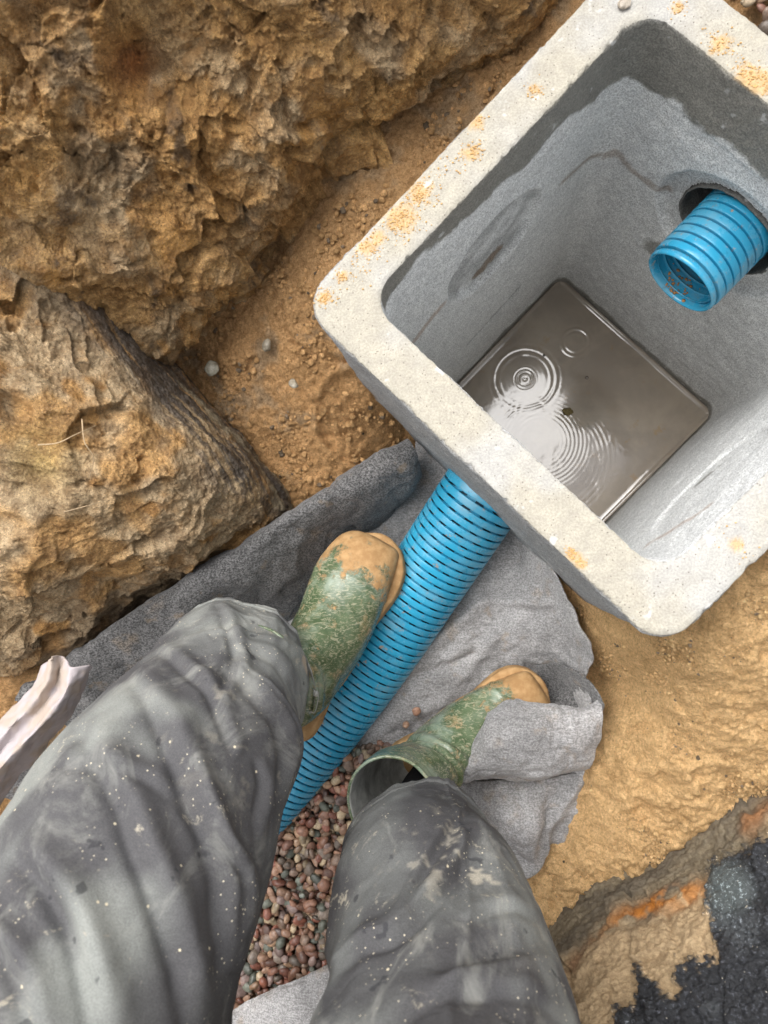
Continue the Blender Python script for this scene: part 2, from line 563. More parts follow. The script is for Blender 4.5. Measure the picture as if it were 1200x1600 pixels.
def build_ground():
    xs = np.arange(-.78, .72, .0028)
    ys = np.arange(-.85, .95, .0028)
    X, Y = np.meshgrid(xs, ys, indexing='ij')
    xy = np.stack([X.ravel(), Y.ravel()], 1)
    z = ground_z(xy)
    p = np.concatenate([xy, z[:, None] * .25], 1)      # noise space: flattened, so that clods on slopes stay round
    a, b = w2loc(p)
    rside = sstep(.0, .10, xy[:, 0] - xy[:, 1] * .3 - .12)         # looser, yellow sand right of the box
    pj_ = p + .006 * np.stack([fbm(p, .02, 3, off=j * 3. + 60) for j in range(3)], 1)
    lump = worley(p + .02 * fbm(p, .05, 2)[:, None], .045)
    cl = np.clip(1 - lump[0], 0, 1)
    clump = sstep(.0, .35, fbm(p, .12, 3, off=3)) * (.3 + .7 * rside)
    z = z + .014 * fbm(p, .16, 3) + .010 * fbm(p, .045, 4, .6) * (.7 - .35 * rside) + (.35 + .65 * rside) * (.004 * facets(p, .06, 1.7) + .004 * facets(p, .026, 5.7) + sstep(-.25, .25, fbm(p, .10, 3, off=31)) * (.011 * np.sqrt(np.clip(.75 - worley(pj_, .024, 4.4)[0], 0, 1)) + .007 * np.sqrt(np.clip(.7 - worley(pj_, .011, 6.4)[0], 0, 1))) + .0016 * fbm(p, .007, 3, .7)) + .011 * clump * (cl - .5) * (1 + .8 * rside) + (.0050 - .0010 * rside) * fbm(p, .014, 3, .7) + (.0022 - .001 * rside) * fbm(p, .006, 2)
    cr = ridged(p, .11, 2, off=8)
    z -= .006 * sstep(.86, .96, cr)
    # round boot print in the sand beside the box
    c = P(560, 655, .14)
    d = np.linalg.norm(xy - c[:2], axis=1) + .004 * fbm(p, .03, 2)
    z += -.010 * sstep(.07, .062, d) + .004 * np.exp(-((d - .072) / .006) ** 2)
    # spade mark in the yellow sand
    d = sd_line(xy, [P(985, 1150, .15)[:2], P(1050, 1115, .17)[:2]])
    z -= .006 * np.exp(-(d / .004) ** 2)
    d = np.linalg.norm(xy - P(1000, 1275, .13)[:2], axis=1)
    z -= .018 * np.exp(-(d / .016) ** 2)
    p[:, 2] = z
    orange = np.array([.74, .44, .205])
    yellow = np.array([.88, .58, .285])
    greyb = np.array([.52, .38, .24])
    colr = lerp(orange, yellow, rside)
    m = sstep(.12, .5, fbm(p, .09, 4, .6, off=1)) * (1 - rside) * .75
    colr = lerp(colr, greyb, m)
    farl = sstep(.25, .45, xy[:, 1]) * (1 - rside)
    colr = lerp(colr, (.42, .28, .15), farl * .3)
    m = sstep(.35, .6, fbm(p, .05, 4, .6, off=5)) * rside * .5
    colr = lerp(colr, (.56, .35, .16), m)
    # damp dark soil next to pipe and fabric
    F = grid_faces(len(xs), len(ys))
    keep = ~(np.maximum(np.abs(a), np.abs(b)) < .245)
    F = F[keep[F].all(1)]
    tag(mesh('ground', p, F, M_sand, col=colr), 'orange sand floor of the trench around the concrete box', 'ground', kind='structure')
    # the wider land round the hole
    n = 120
    g = np.linspace(-1, 1, n)
    X, Y = np.meshgrid(g, g, indexing='ij')
    R = np.maximum(np.abs(X), np.abs(Y))
    k = np.where(R < .5, R * 3.2, 1.6 + ((R - .5) * 2) ** 3 * 58)
    s = np.where(R > 0, k / np.maximum(R, 1e-9), 0)
    xy = np.stack([(X * s).ravel(), (Y * s).ravel()], 1)
    z = np.minimum(ground_z(np.clip(xy, -1.4, 1.4)), .9) - .012
    q = np.concatenate([xy, z[:, None]], 1)
    z += .02 * fbm(q, .3, 3)
    q[:, 2] = z
    F = grid_faces(n, n)
    cen = q[F].mean(1)
    keep = ~((cen[:, 0] > -.75) & (cen[:, 0] < .69) & (cen[:, 1] > -.82) & (cen[:, 1] < .92))
    tag(mesh('surrounding_ground', q, F[keep], M_soil, col=np.tile([.30, .21, .12], (len(q), 1))), 'brown soil surface round the trench', 'ground', kind='structure')
build_ground()

# ------------------------------------------------------------------ the cut banks
def extend(T, steps):
    """add outward columns beyond what the photo shows: (outward metres, rise)"""
    T = np.array(T)
    for out, dz in steps:
        last, prev = T[:, -1], T[:, -3 if T.shape[1] > 3 else -2]
        d = last[:, :2] - CPT
        d /= np.linalg.norm(d, axis=1)[:, None]
        nx = np.concatenate([last[:, :2] + d * out, last[:, 2:] + dz], 1)
        T = np.concatenate([T, nx[:, None]], 1)
    return T
CPT = np.array([-.13, -.03])

OCH = np.array([.62, .355, .13]); GRY = np.array([.48, .35, .21]); DRK = np.array([.15, .11, .075]); PAL = np.array([.66, .48, .28]); RUS = np.array([.56, .29, .08])

def bank_upper():
    T = table([
        [(255, 660, .04), (170, 560, .25), (70, 455, .405), (-80, 360, .50)],
        [(305, 575, .12), (240, 480, .31), (120, 350, .46), (-50, 230, .52)],
        [(400, 480, .17), (340, 380, .33), (210, 240, .46), (60, 90, .55)],
        [(470, 370, .21), (430, 285, .35), (330, 150, .47), (190, 0, .56)],
        [(545, 270, .26), (515, 200, .37), (440, 90, .48), (330, -60, .56)],
        [(665, 200, .28), (640, 130, .37), (570, 20, .47), (490, -110, .55)],
        [(775, 100, .30), (750, 40, .38), (690, -60, .47), (620, -180, .55)],
        [(905, -60, .31), (880, -120, .39), (830, -220, .48), (770, -330, .56)],
        [(1050, -260, .33), (1020, -320, .42), (960, -420, .52), (900, -520, .6)]])
    T = extend(T, [(.14, .12), (.5, .04)])
    tt = np.concatenate([np.linspace(0, 3.3, 300)[:-1], np.linspace(3.3, 5, 50)])
    G = _cr(_cr(T, 470, 0), 0, 1, tt)
    n = normals(G)
    p = G.reshape(-1, 3)
    n = n.reshape(-1, 3)
    n *= np.sign(n[:, 2:3] + 1e-9)
    base = sstep(0, .5, np.tile(tt, 470))
    pw = p + .03 * np.stack([fbm(p, .08, 2, off=k * 5.) for k in range(3)], 1)
    w1, w2, wc = worley(pw, .11)
    v1, v2, vc = worley(pw, .042, 3.3)
    u1, u2, uc = worley(pw, .016, 5.1)
    rg = ridged(p * np.array([1, 1, .7]), .13, 4)
    smear = sstep(-.1, .3, fbm(p * np.array([1, 1, .6]), .13, 3, off=21))
    d = .030 * fbm(p, .22, 3) + .010 * (wc - .5) * sstep(0, .12, w2 - w1) + .008 * (.45 - w1) + .012 * rg
    d += .020 * facets(pw, .095, 2.2) + .008 * facets(pw, .034, 4.4) * (1 - .75 * smear)
    d += (.005 * (.5 - v1) + .003 * (vc - .5)) * (1 - .7 * smear)
    d += .010 * fbm(p, .03, 4, .65, off=2) * (1 - .75 * smear) + .0034 * fbm(p, .008, 3, .7) * (1 - .7 * smear) + .004 * (.5 - u1) * (1 - .9 * smear)
    pits = sstep(.42, .6, fbm(p, .05, 3, off=40))
    d -= .010 * pits
    # the bigger holes one sees
    for (u, v, z, r, dep) in ((213, 105, .52, .022, .045), (262, 115, .5, .014, .025), (372, 365, .36, .013, .03), (185, 178, .48, .010, .02), (130, 265, .47, .012, .02), (555, 95, .42, .012, .02)):
        c = P(u, v, z)
        dd = np.linalg.norm((p - c) * [1, 1, .6], axis=1)
        d -= dep * np.exp(-(dd / r) ** 2)
    # undercut above the floor
    d -= .020 * np.exp(-((np.tile(tt, 470) - .25) / .22) ** 2)
    q = p + n * d[:, None]
    c = lerp(OCH, GRY, sstep(-.05, .55, fbm(p, .13, 4, .6, off=7)))
    c = lerp(c, (.50, .31, .13), smear * .5)
    c = lerp(c, PAL, sstep(.05, .5, fbm(p, .09, 4, .6, off=11)) * .8)
    c = lerp(c, RUS, sstep(.15, .5, fbm(p, .07, 3, .6, off=31)) * .75)
    c = lerp(c, DRK, sstep(.36, .6, fbm(p, .06, 4, .65, off=17)) * .7)
    c = lerp(c, (.74, .44, .16), sstep(-.2, .2, fbm(p, .08, 2, off=51)) * sstep(-.03, .08, p[:, 0] - P(480, 150, .45)[0]) * .8)
    c = lerp(c, (.34, .12, .03), np.exp(-(np.linalg.norm(p - P(210, 105, .52), axis=1) / .022) ** 2))
    hi = sstep(1.8, 3.2, np.tile(tt, 470)) * sstep(-.2, .3, fbm(p, .2, 2, off=61))
    c = lerp(c, (.52, .31, .11), hi * .6)
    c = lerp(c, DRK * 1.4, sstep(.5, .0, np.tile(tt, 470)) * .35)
    wet = np.maximum(sstep(.0, .5, fbm(p, .1, 3, off=71)) * .7, smear * .8)
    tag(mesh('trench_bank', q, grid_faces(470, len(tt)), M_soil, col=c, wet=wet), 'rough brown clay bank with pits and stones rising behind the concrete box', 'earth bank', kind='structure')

def bank_left():
    T = table([
        [(150, 430, .10), (110, 400, .26), (40, 370, .38), (-90, 330, .46)],
        [(240, 520, .11), (185, 470, .25), (100, 430, .37), (-40, 390, .44)],
        [(310, 605, .10), (255, 560, .22), (165, 520, .34), (10, 480, .41)],
        [(395, 700, .08), (345, 665, .17), (255, 620, .29), (80, 580, .39)],
        [(462, 795, .05), (425, 760, .13), (330, 710, .26), (140, 680, .37)],
        [(462, 850, .02), (425, 825, .11), (345, 785, .24), (170, 770, .35)],
        [(385, 905, -.02), (360, 870, .12), (300, 840, .23), (130, 840, .33)],
        [(240, 990, -.02), (235, 945, .12), (200, 900, .23), (60, 900, .32)],
        [(100, 1075, -.02), (100, 1030, .14), (90, 965, .25), (-20, 940, .32)],
        [(-50, 1180, -.02), (-50, 1110, .15), (-60, 1030, .26), (-160, 990, .34)],
        [(-250, 1320, -.02), (-250, 1230, .17), (-260, 1130, .29), (-350, 1090, .38)]])
    T = extend(T, [(.18, .08), (.45, .06)])
    tt = np.concatenate([np.linspace(0, 3.2, 260)[:-1], np.linspace(3.2, 5, 40)])
    G = blur1(_cr(_cr(T, 480, 0), 0, 1, tt), 6)
    n = normals(G).reshape(-1, 3)
    n *= np.sign(n[:, 2:3] + 1e-9)
    p = G.reshape(-1, 3)
    S = np.repeat(np.linspace(0, 10, 480), len(tt))
    TT = np.tile(tt, 480)
    side = sstep(5.4, 4.2, S) * sstep(2.6, 1.9, TT)       # smooth spade-cut face towards the box
    pw = p + .02 * np.stack([fbm(p, .07, 2, off=k * 5. + 9) for k in range(3)], 1)
    w1, w2, wc = worley(pw, .10, 7.7)
    v1, v2, vc = worley(pw, .035, 1.3)
    d = .020 * fbm(p, .2, 3, off=4) * (1 - .6 * side) + .014 * (.5 - w1) * (1 - .85 * side) + .005 * (.5 - v1) * (1 - .9 * side) + (.016 * facets(pw, .10, 1.2) + .006 * facets(pw, .04, 6.4)) * (1 - .8 * side)
    sm2 = sstep(-.1, .3, fbm(p, .12, 3, off=81)) * (1 - side)
    d += .009 * fbm(p, .035, 4, .62, off=12) * (1 - .75 * side) * (1 - .7 * sm2) + .0024 * fbm(p, .008, 3, .7) * (1 - .7 * sm2)
    # streaks along the cut face
    ang = P(430, 800, .1) - P(180, 450, .25)
    ang /= np.linalg.norm(ang)
    al = p @ ang
    perp = p - al[:, None] * ang
    st = fbm(perp + ang * (al * .06)[:, None], .018, 4, .65, off=15)
    d += .003 * st * side
    # a shoulder that runs down the lumpy part
    dl = sd_line(p, [P(195, 660, .33), P(215, 740, .30), P(260, 790, .26), P(330, 800, .2)])
    d += .020 * np.exp(-(dl / .018) ** 2)
    dl = sd_line(p, [P(0, 640, .42), P(60, 760, .4), P(100, 850, .36)])
    d -= .016 * np.exp(-(dl / .02) ** 2)
    d -= .022 * np.exp(-((TT - .55) / .25) ** 2) * sstep(5.2, 6.2, S)      # hollow above the fabric
    d -= .010 * sstep(.40, .6, fbm(p, .05, 3, off=44)) * (1 - side)
    q = p + n * d[:, None]
    c = lerp(PAL, GRY, sstep(-.3, .35, fbm(p, .12, 4, .6, off=27)))
    c = lerp(c, OCH, sstep(-.1, .35, fbm(p, .1, 3, .6, off=37)) * .9)
    c = lerp(c, RUS, sstep(.36, .6, fbm(p, .08, 3, .6, off=33)) * .8)
    c = lerp(c, (.10, .085, .075), side * sstep(.1, .4, TT) * sstep(-.55, -.1, st + .4 * fbm(p, .2, 2, off=3)) * .92)
    c = lerp(c, (.36, .30, .2), side * sstep(.2, .6, fbm(perp + ang * (al * .06)[:, None], .03, 3, off=66)) * .8)
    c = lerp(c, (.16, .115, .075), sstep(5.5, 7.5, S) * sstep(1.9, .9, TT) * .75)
    dy = np.linalg.norm(p - P(60, 720, .39), axis=1)
    c = lerp(c, (.50, .33, .10), np.exp(-(dy / .04) ** 2) * .8)
    wet = side * .8 + sstep(.0, .5, fbm(p, .1, 3, off=73)) * .4 + sm2 * .5
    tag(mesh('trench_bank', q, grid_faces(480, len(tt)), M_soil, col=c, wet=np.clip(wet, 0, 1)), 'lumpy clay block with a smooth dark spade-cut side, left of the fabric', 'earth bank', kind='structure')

def bank_right():
    T = table([
        [(700, 1620, -.02), (700, 1720, .10), (690, 1850, .22), (680, 2000, .30)],
        [(800, 1500, .02), (810, 1580, .13), (820, 1700, .24), (830, 1850, .32)],
        [(870, 1420, .05), (895, 1490, .15), (930, 1600, .26), (990, 1750, .34)],
        [(975, 1350, .09), (1015, 1420, .19), (1080, 1530, .29), (1170, 1680, .36)],
        [(1085, 1280, .13), (1135, 1350, .22), (1210, 1460, .31), (1310, 1600, .38)],
        [(1195, 1195, .18), (1250, 1260, .26), (1340, 1370, .34), (1440, 1490, .4)],
        [(1320, 1090, .22), (1380, 1150, .29), (1470, 1250, .37), (1570, 1350, .42)]])
    T = extend(T, [(.15, .06), (.5, .05)])
    tt = np.concatenate([np.linspace(0, 3.2, 230)[:-1], np.linspace(3.2, 5, 40)])
    G = _cr(_cr(T, 340, 0), 0, 1, tt)
    n = normals(G).reshape(-1, 3)
    n *= np.sign(n[:, 2:3] + 1e-9)
    p = G.reshape(-1, 3)
    # black bituminous layer lies over the soil
    bpoly = [P(*c) for c in ((900, 1640, .23), (890, 1585, .22), (955, 1570, .22), (945, 1535, .21), (975, 1525, .22), (985, 1480, .2), (1035, 1520, .24), (1050, 1475, .23), (1100, 1455, .23), (1090, 1390, .2),
             (1110, 1350, .2), (1150, 1315, .2), (1200, 1280, .21), (1300, 1200, .24), (1700, 1300, .4), (1700, 2300, .4), (1000, 2300, .4))]
    xyw = p[:, :2] + .008 * np.stack([fbm(p, .022, 4, .8, off=1), fbm(p, .022, 4, .8, off=2)], 1) + .004 * np.stack([fbm(p, .006, 2, off=5), fbm(p, .006, 2, off=6)], 1)
    sdp = sd_poly(xyw, bpoly)
    blk = sstep(.003, -.003, sdp)
    d = .010 * fbm(p, .14, 3, off=14) + .004 * fbm(p, .035, 4, .65, off=18) + .0034 * fbm(p, .010, 4, .8)
    v1, v2, vc = worley(p, .03, 2.3)
    d += .004 * (.5 - v1) + .010 * facets(p, .06, 3.3)
    ang = P(1180, 1230, .2) - P(900, 1430, .1)
    ang /= np.linalg.norm(ang)
    al = p @ ang
    st = fbm(p - al[:, None] * ang * .85, .03, 4, .65, off=25)
    TT = np.tile(tt, 340)
    d += .008 * st * sstep(1.3, .6, TT)
    d += .005 * blk + .004 * blk * ridged(p, .06, 3) + .0035 * blk * fbm(p, .008, 3, .7)
    flat = np.exp(-(np.linalg.norm(p - P(1140, 1395, .25), axis=1) / .035) ** 4)
    d = d * (1 - .7 * flat) + .014 * flat
    q = p + n * d[:, None]
    c = lerp((.27, .22, .145), (.17, .14, .10), sstep(-.3, .3, st))
    tanm = sstep(.85, 1.25, TT + .25 * fbm(p, .06, 3))
    c = lerp(c, (.60, .44, .26), tanm)
    c = lerp(c, (.60, .22, .03), np.exp(-(sd_line(p, [P(915, 1450, .16), P(1010, 1412, .18), P(1085, 1385, .22)]) / .014) ** 2) * sstep(-.35, .1, fbm(p, .03, 3, off=8)))
    c = lerp(c, (.30, .13, .06), np.exp(-(sd_line(p, [P(890, 1500, .16), P(915, 1450, .16)]) / .012) ** 2) * .7)
    c = lerp(c, (.45, .19, .06), np.exp(-(sd_line(p, [P(1170, 1290, .22), P(1200, 1265, .22)]) / .014) ** 2) * .7)
    c = lerp(c, lerp((.020, .021, .024), (.06, .065, .07), sstep(.1, .5, fbm(p, .07, 3, off=19))), blk)
    c = lerp(c, (.085, .10, .10), flat * blk)
    tag(mesh('trench_bank', q, grid_faces(340, len(tt)), M_asph, col=c, wet=blk), 'bank with an orange iron streak under a black tarry layer', 'earth bank', kind='structure')
bank_upper(); bank_left(); bank_right()

# ------------------------------------------------------------------ concrete box
def rsq(h, r, ns=130, na=22):
    """rounded square, outline points (a, b)"""
    pts = []
    cs = [(1, 1, 0), (-1, 1, 90), (-1, -1, 180), (1, -1, 270)]
    for k, (sx, sy, a0) in enumerate(cs):
        for j in range(na):
            t = math.radians(a0 + 90 * j / na)
            pts.append((sx * (h - r) + r * math.cos(t), sy * (h - r) + r * math.sin(t)))
        nx, ny, a1 = cs[(k + 1) % 4]
        t = math.radians(a0 + 90)
        A = np.array((sx * (h - r) + r * math.cos(t), sy * (h - r) + r * math.sin(t)))
        B = np.array((nx * (h - r) + r * math.cos(t), ny * (h - r) + r * math.sin(t)))
        for j in range(ns):
            pts.append(tuple(A + (B - A) * j / ns))
    return np.array(pts)

def on_wall(u, v, axis, off):
    """where pixel (u, v) meets a wall plane of the box"""
    d = ROT @ np.array([(u - 600) / FPX, (800 - v) / FPX, -1.0])
    o = -CC
    e = E1 if axis == 1 else E2
    t = (off - o @ e) / (d[:2] @ e)
    p = np.array([0, 0, CAM_Z]) + d * t
    a, b = w2loc(p)
    return float(a), float(b), float(p[2])

HOLE = on_wall(1128, 368, 2, HI)         # centre of the opening in the upper right wall
print('HOLE', HOLE, 'UL recess', on_wall(772, 390, 1, -HI), on_wall(840, 315, 1, -HI), on_wall(705, 465, 1, -HI), 'LR', on_wall(1100, 760, 1, HI))
PIPE_R = .0555

def build_chamber():
    E = empty('concrete_chamber', (*CC, RIM_Z - .9), 'square grey concrete drainage box with a wide pale rim, open topped, holding water', 'drainage chamber')
    prof = []                            # (half, radius, z, kind)
    for z in np.linspace(-.5, -.1, 12): prof.append((.273, .045, z, 0))
    for z in np.linspace(-.09, .36, 70): prof.append((.272 - .003 * (z + .09) / .45, .043, z, 0))
    for z in np.linspace(.362, RIM_Z - .034, 10): prof.append((.269 - .0035 * (z - .362) / .042, .041, z, 0))
    for z in np.linspace(RIM_Z - .030, RIM_Z - .005, 8): prof.append((HO + .0005, .040, z, 0))
    prof += [(HO - .0012, .039, RIM_Z - .0015, 1), (HO - .004, .037, RIM_Z, 1)]
    for k in np.linspace(0, 1, 16)[1:-1]: prof.append((HO - .004 - (HO - HI - .007) * k, .037, RIM_Z, 1))
    prof += [(HI + .003, .037, RIM_Z, 1), (HI + .0008, .036, RIM_Z - .0015, 1)]
    zb = WATER_Z - .06
    for z in np.linspace(RIM_Z - .005, zb, 230):
        k = (RIM_Z - z) / (RIM_Z - WATER_Z)
        prof.append((HI + (HB - HI) * k, .036 - .014 * k, z, 2))
    rings = []
    kinds = []
    for h, r, z, kd in prof:
        ab = rsq(h, r)
        rings.append(np.concatenate([ab, np.full((len(ab), 1), z)], 1))
        kinds.append(np.full(len(ab), kd))
    L = np.array(rings)
    N = L.shape[1]
    K = np.concatenate(kinds)
    ab = L.reshape(-1, 3)
    a, b, z = ab.T
    p = loc2w(a, b, z)
    # outward horizontal direction in (a, b)
    cl = .23
    ax = np.where(np.abs(a) >= np.abs(b), np.sign(a), 0.)
    bx = np.where(np.abs(b) > np.abs(a), np.sign(b), 0.)
    na_, nb_ = a - np.clip(a, -.178, .178), b - np.clip(b, -.178, .178)
    nl_ = np.sqrt(na_ ** 2 + nb_ ** 2) + 1e-9
    na_, nb_ = na_ / nl_, nb_ / nl_
    inner = K == 2
    out = np.zeros(len(a))
    cut = .010
    rec = np.zeros(len(a))
    for (wa, cz, cb, r) in ((1, None, None, None),):
        pass
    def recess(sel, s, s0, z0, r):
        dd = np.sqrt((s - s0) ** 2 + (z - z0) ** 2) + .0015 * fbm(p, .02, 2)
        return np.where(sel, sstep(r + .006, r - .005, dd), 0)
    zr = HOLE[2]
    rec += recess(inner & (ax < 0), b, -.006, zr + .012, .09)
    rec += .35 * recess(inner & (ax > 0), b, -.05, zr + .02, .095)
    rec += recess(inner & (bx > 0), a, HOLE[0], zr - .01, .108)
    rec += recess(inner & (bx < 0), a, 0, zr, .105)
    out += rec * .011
    # horizontal mould step and gouges
    out += np.where(inner, .0022 * sstep(.001, -.001, z - (zr + .145) + .003 * fbm(p, .05, 2)), 0)
    out += np.where(inner, .0030 * sstep(-.245, -.25, z), 0)
    g = on_wall(790, 565, 1, -HI); g2 = on_wall(722, 640, 1, -HI)
    gl = sd_line(np.stack([b, z], 1), [on_wall(812, 450, 1, -HI)[1:], on_wall(735, 535, 1, -HI)[1:]])
    gmask = np.where(inner & (ax < 0), np.exp(-(gl / .006) ** 2), 0)
    out += .006 * gmask
    nz = .0016 * fbm(p, .05, 3) + .0008 * fbm(p, .010, 3, .7)
    out += np.where(inner, nz, 0) + np.where(K == 0, nz * 1.3, 0)
    # pitted edge of the rim
    edge = np.where(K == 1, .0012 * fbm(p, .012, 3, .7), 0)
    p2 = loc2w(a + na_ * out, b + nb_ * out, z + np.where(K == 1, .0005 * fbm(p, .01, 3, .7), 0))
    near_e = (np.abs(z - RIM_Z) < .006)
    chip = sstep(.35, .6, fbm(p, .014, 2, off=5)) * .0022 * near_e
    hh = np.maximum(np.abs(a), np.abs(b))
    sgn = np.where(hh > (HO + HI) / 2, -1, 1) * near_e * ((np.abs(hh - HO) < .002) | (np.abs(hh - HI) < .002))
    dirn = loc2w(ax, bx, 0) - loc2w(np.zeros(1), np.zeros(1), 0)
    dirn[:, 2] = 0
    p2 = p2 + dirn * (sgn * chip + sgn * near_e * .0008 * fbm(p, .006, 2))[:, None]
    # colours
    cream = np.array([.45, .415, .34]); grey = np.array([.76, .765, .75]); wetc = np.array([.25, .24, .21])
    c = np.where((K == 1)[:, None], cream, grey)
    c = np.where((K == 0)[:, None], np.array([.44, .45, .455]), c)
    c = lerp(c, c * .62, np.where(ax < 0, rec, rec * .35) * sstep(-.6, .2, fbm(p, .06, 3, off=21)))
    tcr = sstep(-.2, .5, fbm(p, .12, 3, off=3))
    c = np.where((K == 1)[:, None], lerp(c, (.47, .455, .42), tcr), c)
    depth = RIM_Z - z
    wv = fbm(p, .07, 4, .6, off=9)
    lim = np.where(bx > 0, .105 + .02 * np.clip(a * 8, -1, 1), np.where(ax < 0, .055 - .12 * np.clip(-b, -.2, .2), -.02)) + .022 * wv
    cor = sstep(.12, .2, -a) * sstep(.05, .18, b)
    lim = lim + .02 * cor
    wet = np.where(inner, sstep(.004, -.004, depth - lim), 0)
    wl_ = np.where(inner, sstep(.012, 0, z - (WATER_Z + .018 + .014 * fbm(p, .05, 3, off=4))), 0)
    wet = np.maximum(wet, wl_ * .9)
    # damp blotch under the pipe
    bl = np.where(inner & (bx > 0), np.exp(-(((a - HOLE[0] + .03) / .07) ** 2 + ((z - zr + .155) / .035) ** 2)) * 1.5 + .35 * wv - .2, 0)
    wet = np.maximum(wet, np.where(inner, sstep(.35, .6, bl) * .8, 0))
    c = lerp(c, wetc, wet)
    # rusty smear on the upper right wall and on the recesses
    sm = sd_line(np.stack([a, z], 1), [on_wall(925, 235, 2, HI)[::2], on_wall(965, 240, 2, HI)[::2], on_wall(985, 265, 2, HI)[::2], on_wall(1035, 305, 2, HI)[::2]])
    smw = .010 + .006 * fbm(p, .02, 3)
    sm = np.where(inner & (bx > 0), sstep(smw, smw * .4, sm), 0)
    c = lerp(c, (.30, .205, .14), sm * .55)
    sm = sd_line(np.stack([b, z], 1), [on_wall(930, 240, 1, -HI)[1:], on_wall(880, 285, 1, -HI)[1:]])
    c = lerp(c, (.26, .19, .13), np.where(inner & (ax < 0), np.exp(-(sm / .006) ** 2), 0) * .7)
    sm = sd_line(np.stack([b, z], 1), [on_wall(755, 435, 1, -HI)[1:], on_wall(785, 400, 1, -HI)[1:]]) - .008 * fbm(p, .02, 3)
    c = lerp(c, (.22, .15, .09), np.where(inner & (ax < 0), sstep(.016, .006, sm), 0) * .8)
    sm = sd_line(np.stack([b, z], 1), [on_wall(650, 530, 1, -HI)[1:], on_wall(690, 480, 1, -HI)[1:]]) - .006 * fbm(p, .02, 3)
    c = lerp(c, (.42, .29, .2), np.where(inner & (ax < 0), sstep(.012, .004, sm), 0) * .6)
    c = lerp(c, (.06, .055, .05), gmask * .85)
    sm = sd_line(np.stack([b, z], 1), [on_wall(1110, 790, 1, HI)[1:], on_wall(1010, 850, 1, HI)[1:]])
    c = lerp(c, (.45, .33, .26), np.where(inner & (ax > 0), np.exp(-(sm / .005) ** 2), 0) * .7)
    sm = sd_line(np.stack([b, z], 1), [on_wall(1120, 725, 1, HI)[1:], on_wall(1090, 750, 1, HI)[1:]]) - .01 * fbm(p, .02, 3)
    c = lerp(c, (.2, .19, .16), np.where(inner & (ax > 0), sstep(.012, .004, sm), 0) * .7)
    # sandy patches on the rim
    for (u, v, r) in ((655, 300, .016), (625, 340, .02), (575, 385, .012), (590, 370, .010), (508, 465, .009), (535, 432, .007), (735, 240, .010), (745, 190, .010), (835, 140, .008), (1125, 70, .012), (1165, 120, .015), (1185, 130, .02), (1060, 12, .008),
                      (892, 868, .008), (905, 880, .007), (1150, 850, .008)):
        q = P(u, v, RIM_Z)
        dd = np.linalg.norm(p[:, :2] - q[:2], axis=1) * (1 + .5 * fbm(p, .015, 3, .7)) + .35 * r * fbm(p, .006, 2)
        c = lerp(c, (.60, .40, .19), np.where(K == 1, sstep(r * 1.1, r * .4, dd), 0) * .85)
    # greenish-brown film at the damp outer foot
    c = lerp(c, (.30, .19, .10), np.where(K == 0, sstep(.06, -.02, z - ground_z(p[:, :2])) * sstep(-.3, .3, fbm(p, .03, 3)), 0) * .8)
    F = grid_faces(len(prof), N, wrap=True)
    # the opening
    da = np.sqrt((a - HOLE[0]) ** 2 + (z - zr) ** 2)
    hr = .0755 + .0016 * fbm(p, .008, 2)
    hole = (inner & (bx > 0) & (b > 0) & (da < hr)) | ((K == 0) & (bx > 0) & (da < .0755))
    # pull the ring just outside the opening onto the circle to keep the edge tidy
    F = F[~hole[F].any(1)]
    base = len(p2)
    # floor
    last = np.arange(N) + (len(prof) - 1) * N
    cen = loc2w(np.array([0.]), np.array([0.]), zb)
    V = np.concatenate([p2, cen])
    tri = np.stack([last, np.roll(last, -1), np.full(N, base)], 1)
    C = np.concatenate([c, [[.15, .13, .1]]])
    Wt = np.concatenate([wet, [1]])
    isr = (K == 1)
    fr = isr[F].all(1)
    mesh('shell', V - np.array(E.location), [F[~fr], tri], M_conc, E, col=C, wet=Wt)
    used = np.unique(F[fr])
    mp = np.full(len(V), -1); mp[used] = np.arange(len(used))
    mesh('rim', V[used] - np.array(E.location), mp[F[fr]], M_rim, E, col=C[used], wet=Wt[used])
    # broken lining of the opening through the wall
    nt, nl = 120, 16
    tA = np.linspace(0, 2 * math.pi, nt, endpoint=False)
    V = []
    for j in range(nl):
        f = j / (nl - 1)
        bb = HI + .0065 + (.066) * f
        rr = .0775 - .003 * f
        for t in tA:
            V.append((HOLE[0] + rr * math.cos(t), bb, zr + rr * math.sin(t)))
    V = np.array(V)
    pv = loc2w(V[:, 0], V[:, 1], V[:, 2])
    nn = .003 * fbm(pv, .02, 3, .7)
    V[:, 0] += (V[:, 0] - HOLE[0]) / .08 * nn
    V[:, 2] += (V[:, 2] - zr) / .08 * nn
    pv = loc2w(V[:, 0], V[:, 1], V[:, 2])
    mesh('pipe_opening', pv - np.array(E.location), grid_faces(nl, nt, wrap=True), M_conc, E, col=np.tile([.17, .165, .15], (len(pv), 1)), solid=.002, solid_off=1)
    return E
build_chamber()

# soil packed behind the box where the opening is, seen through the gap
def soil_plug():
    n = 60
    g = np.linspace(-.11, .11, n)
    X, Z = np.meshgrid(g, g, indexing='ij')
    a = HOLE[0] + X.ravel(); z = HOLE[2] + Z.ravel()
    p = loc2w(a, np.full(len(a), .315), z)
    p2 = loc2w(a, .315 + .01 * fbm(p, .03, 3), z)
    tag(mesh('soil', p2, grid_faces(n, n), M_soil, col=np.tile([.09, .07, .05], (len(p2), 1)), solid=.02), 'dark soil seen through the gap above the pipe in the box wall', 'soil', kind='structure')
soil_plug()

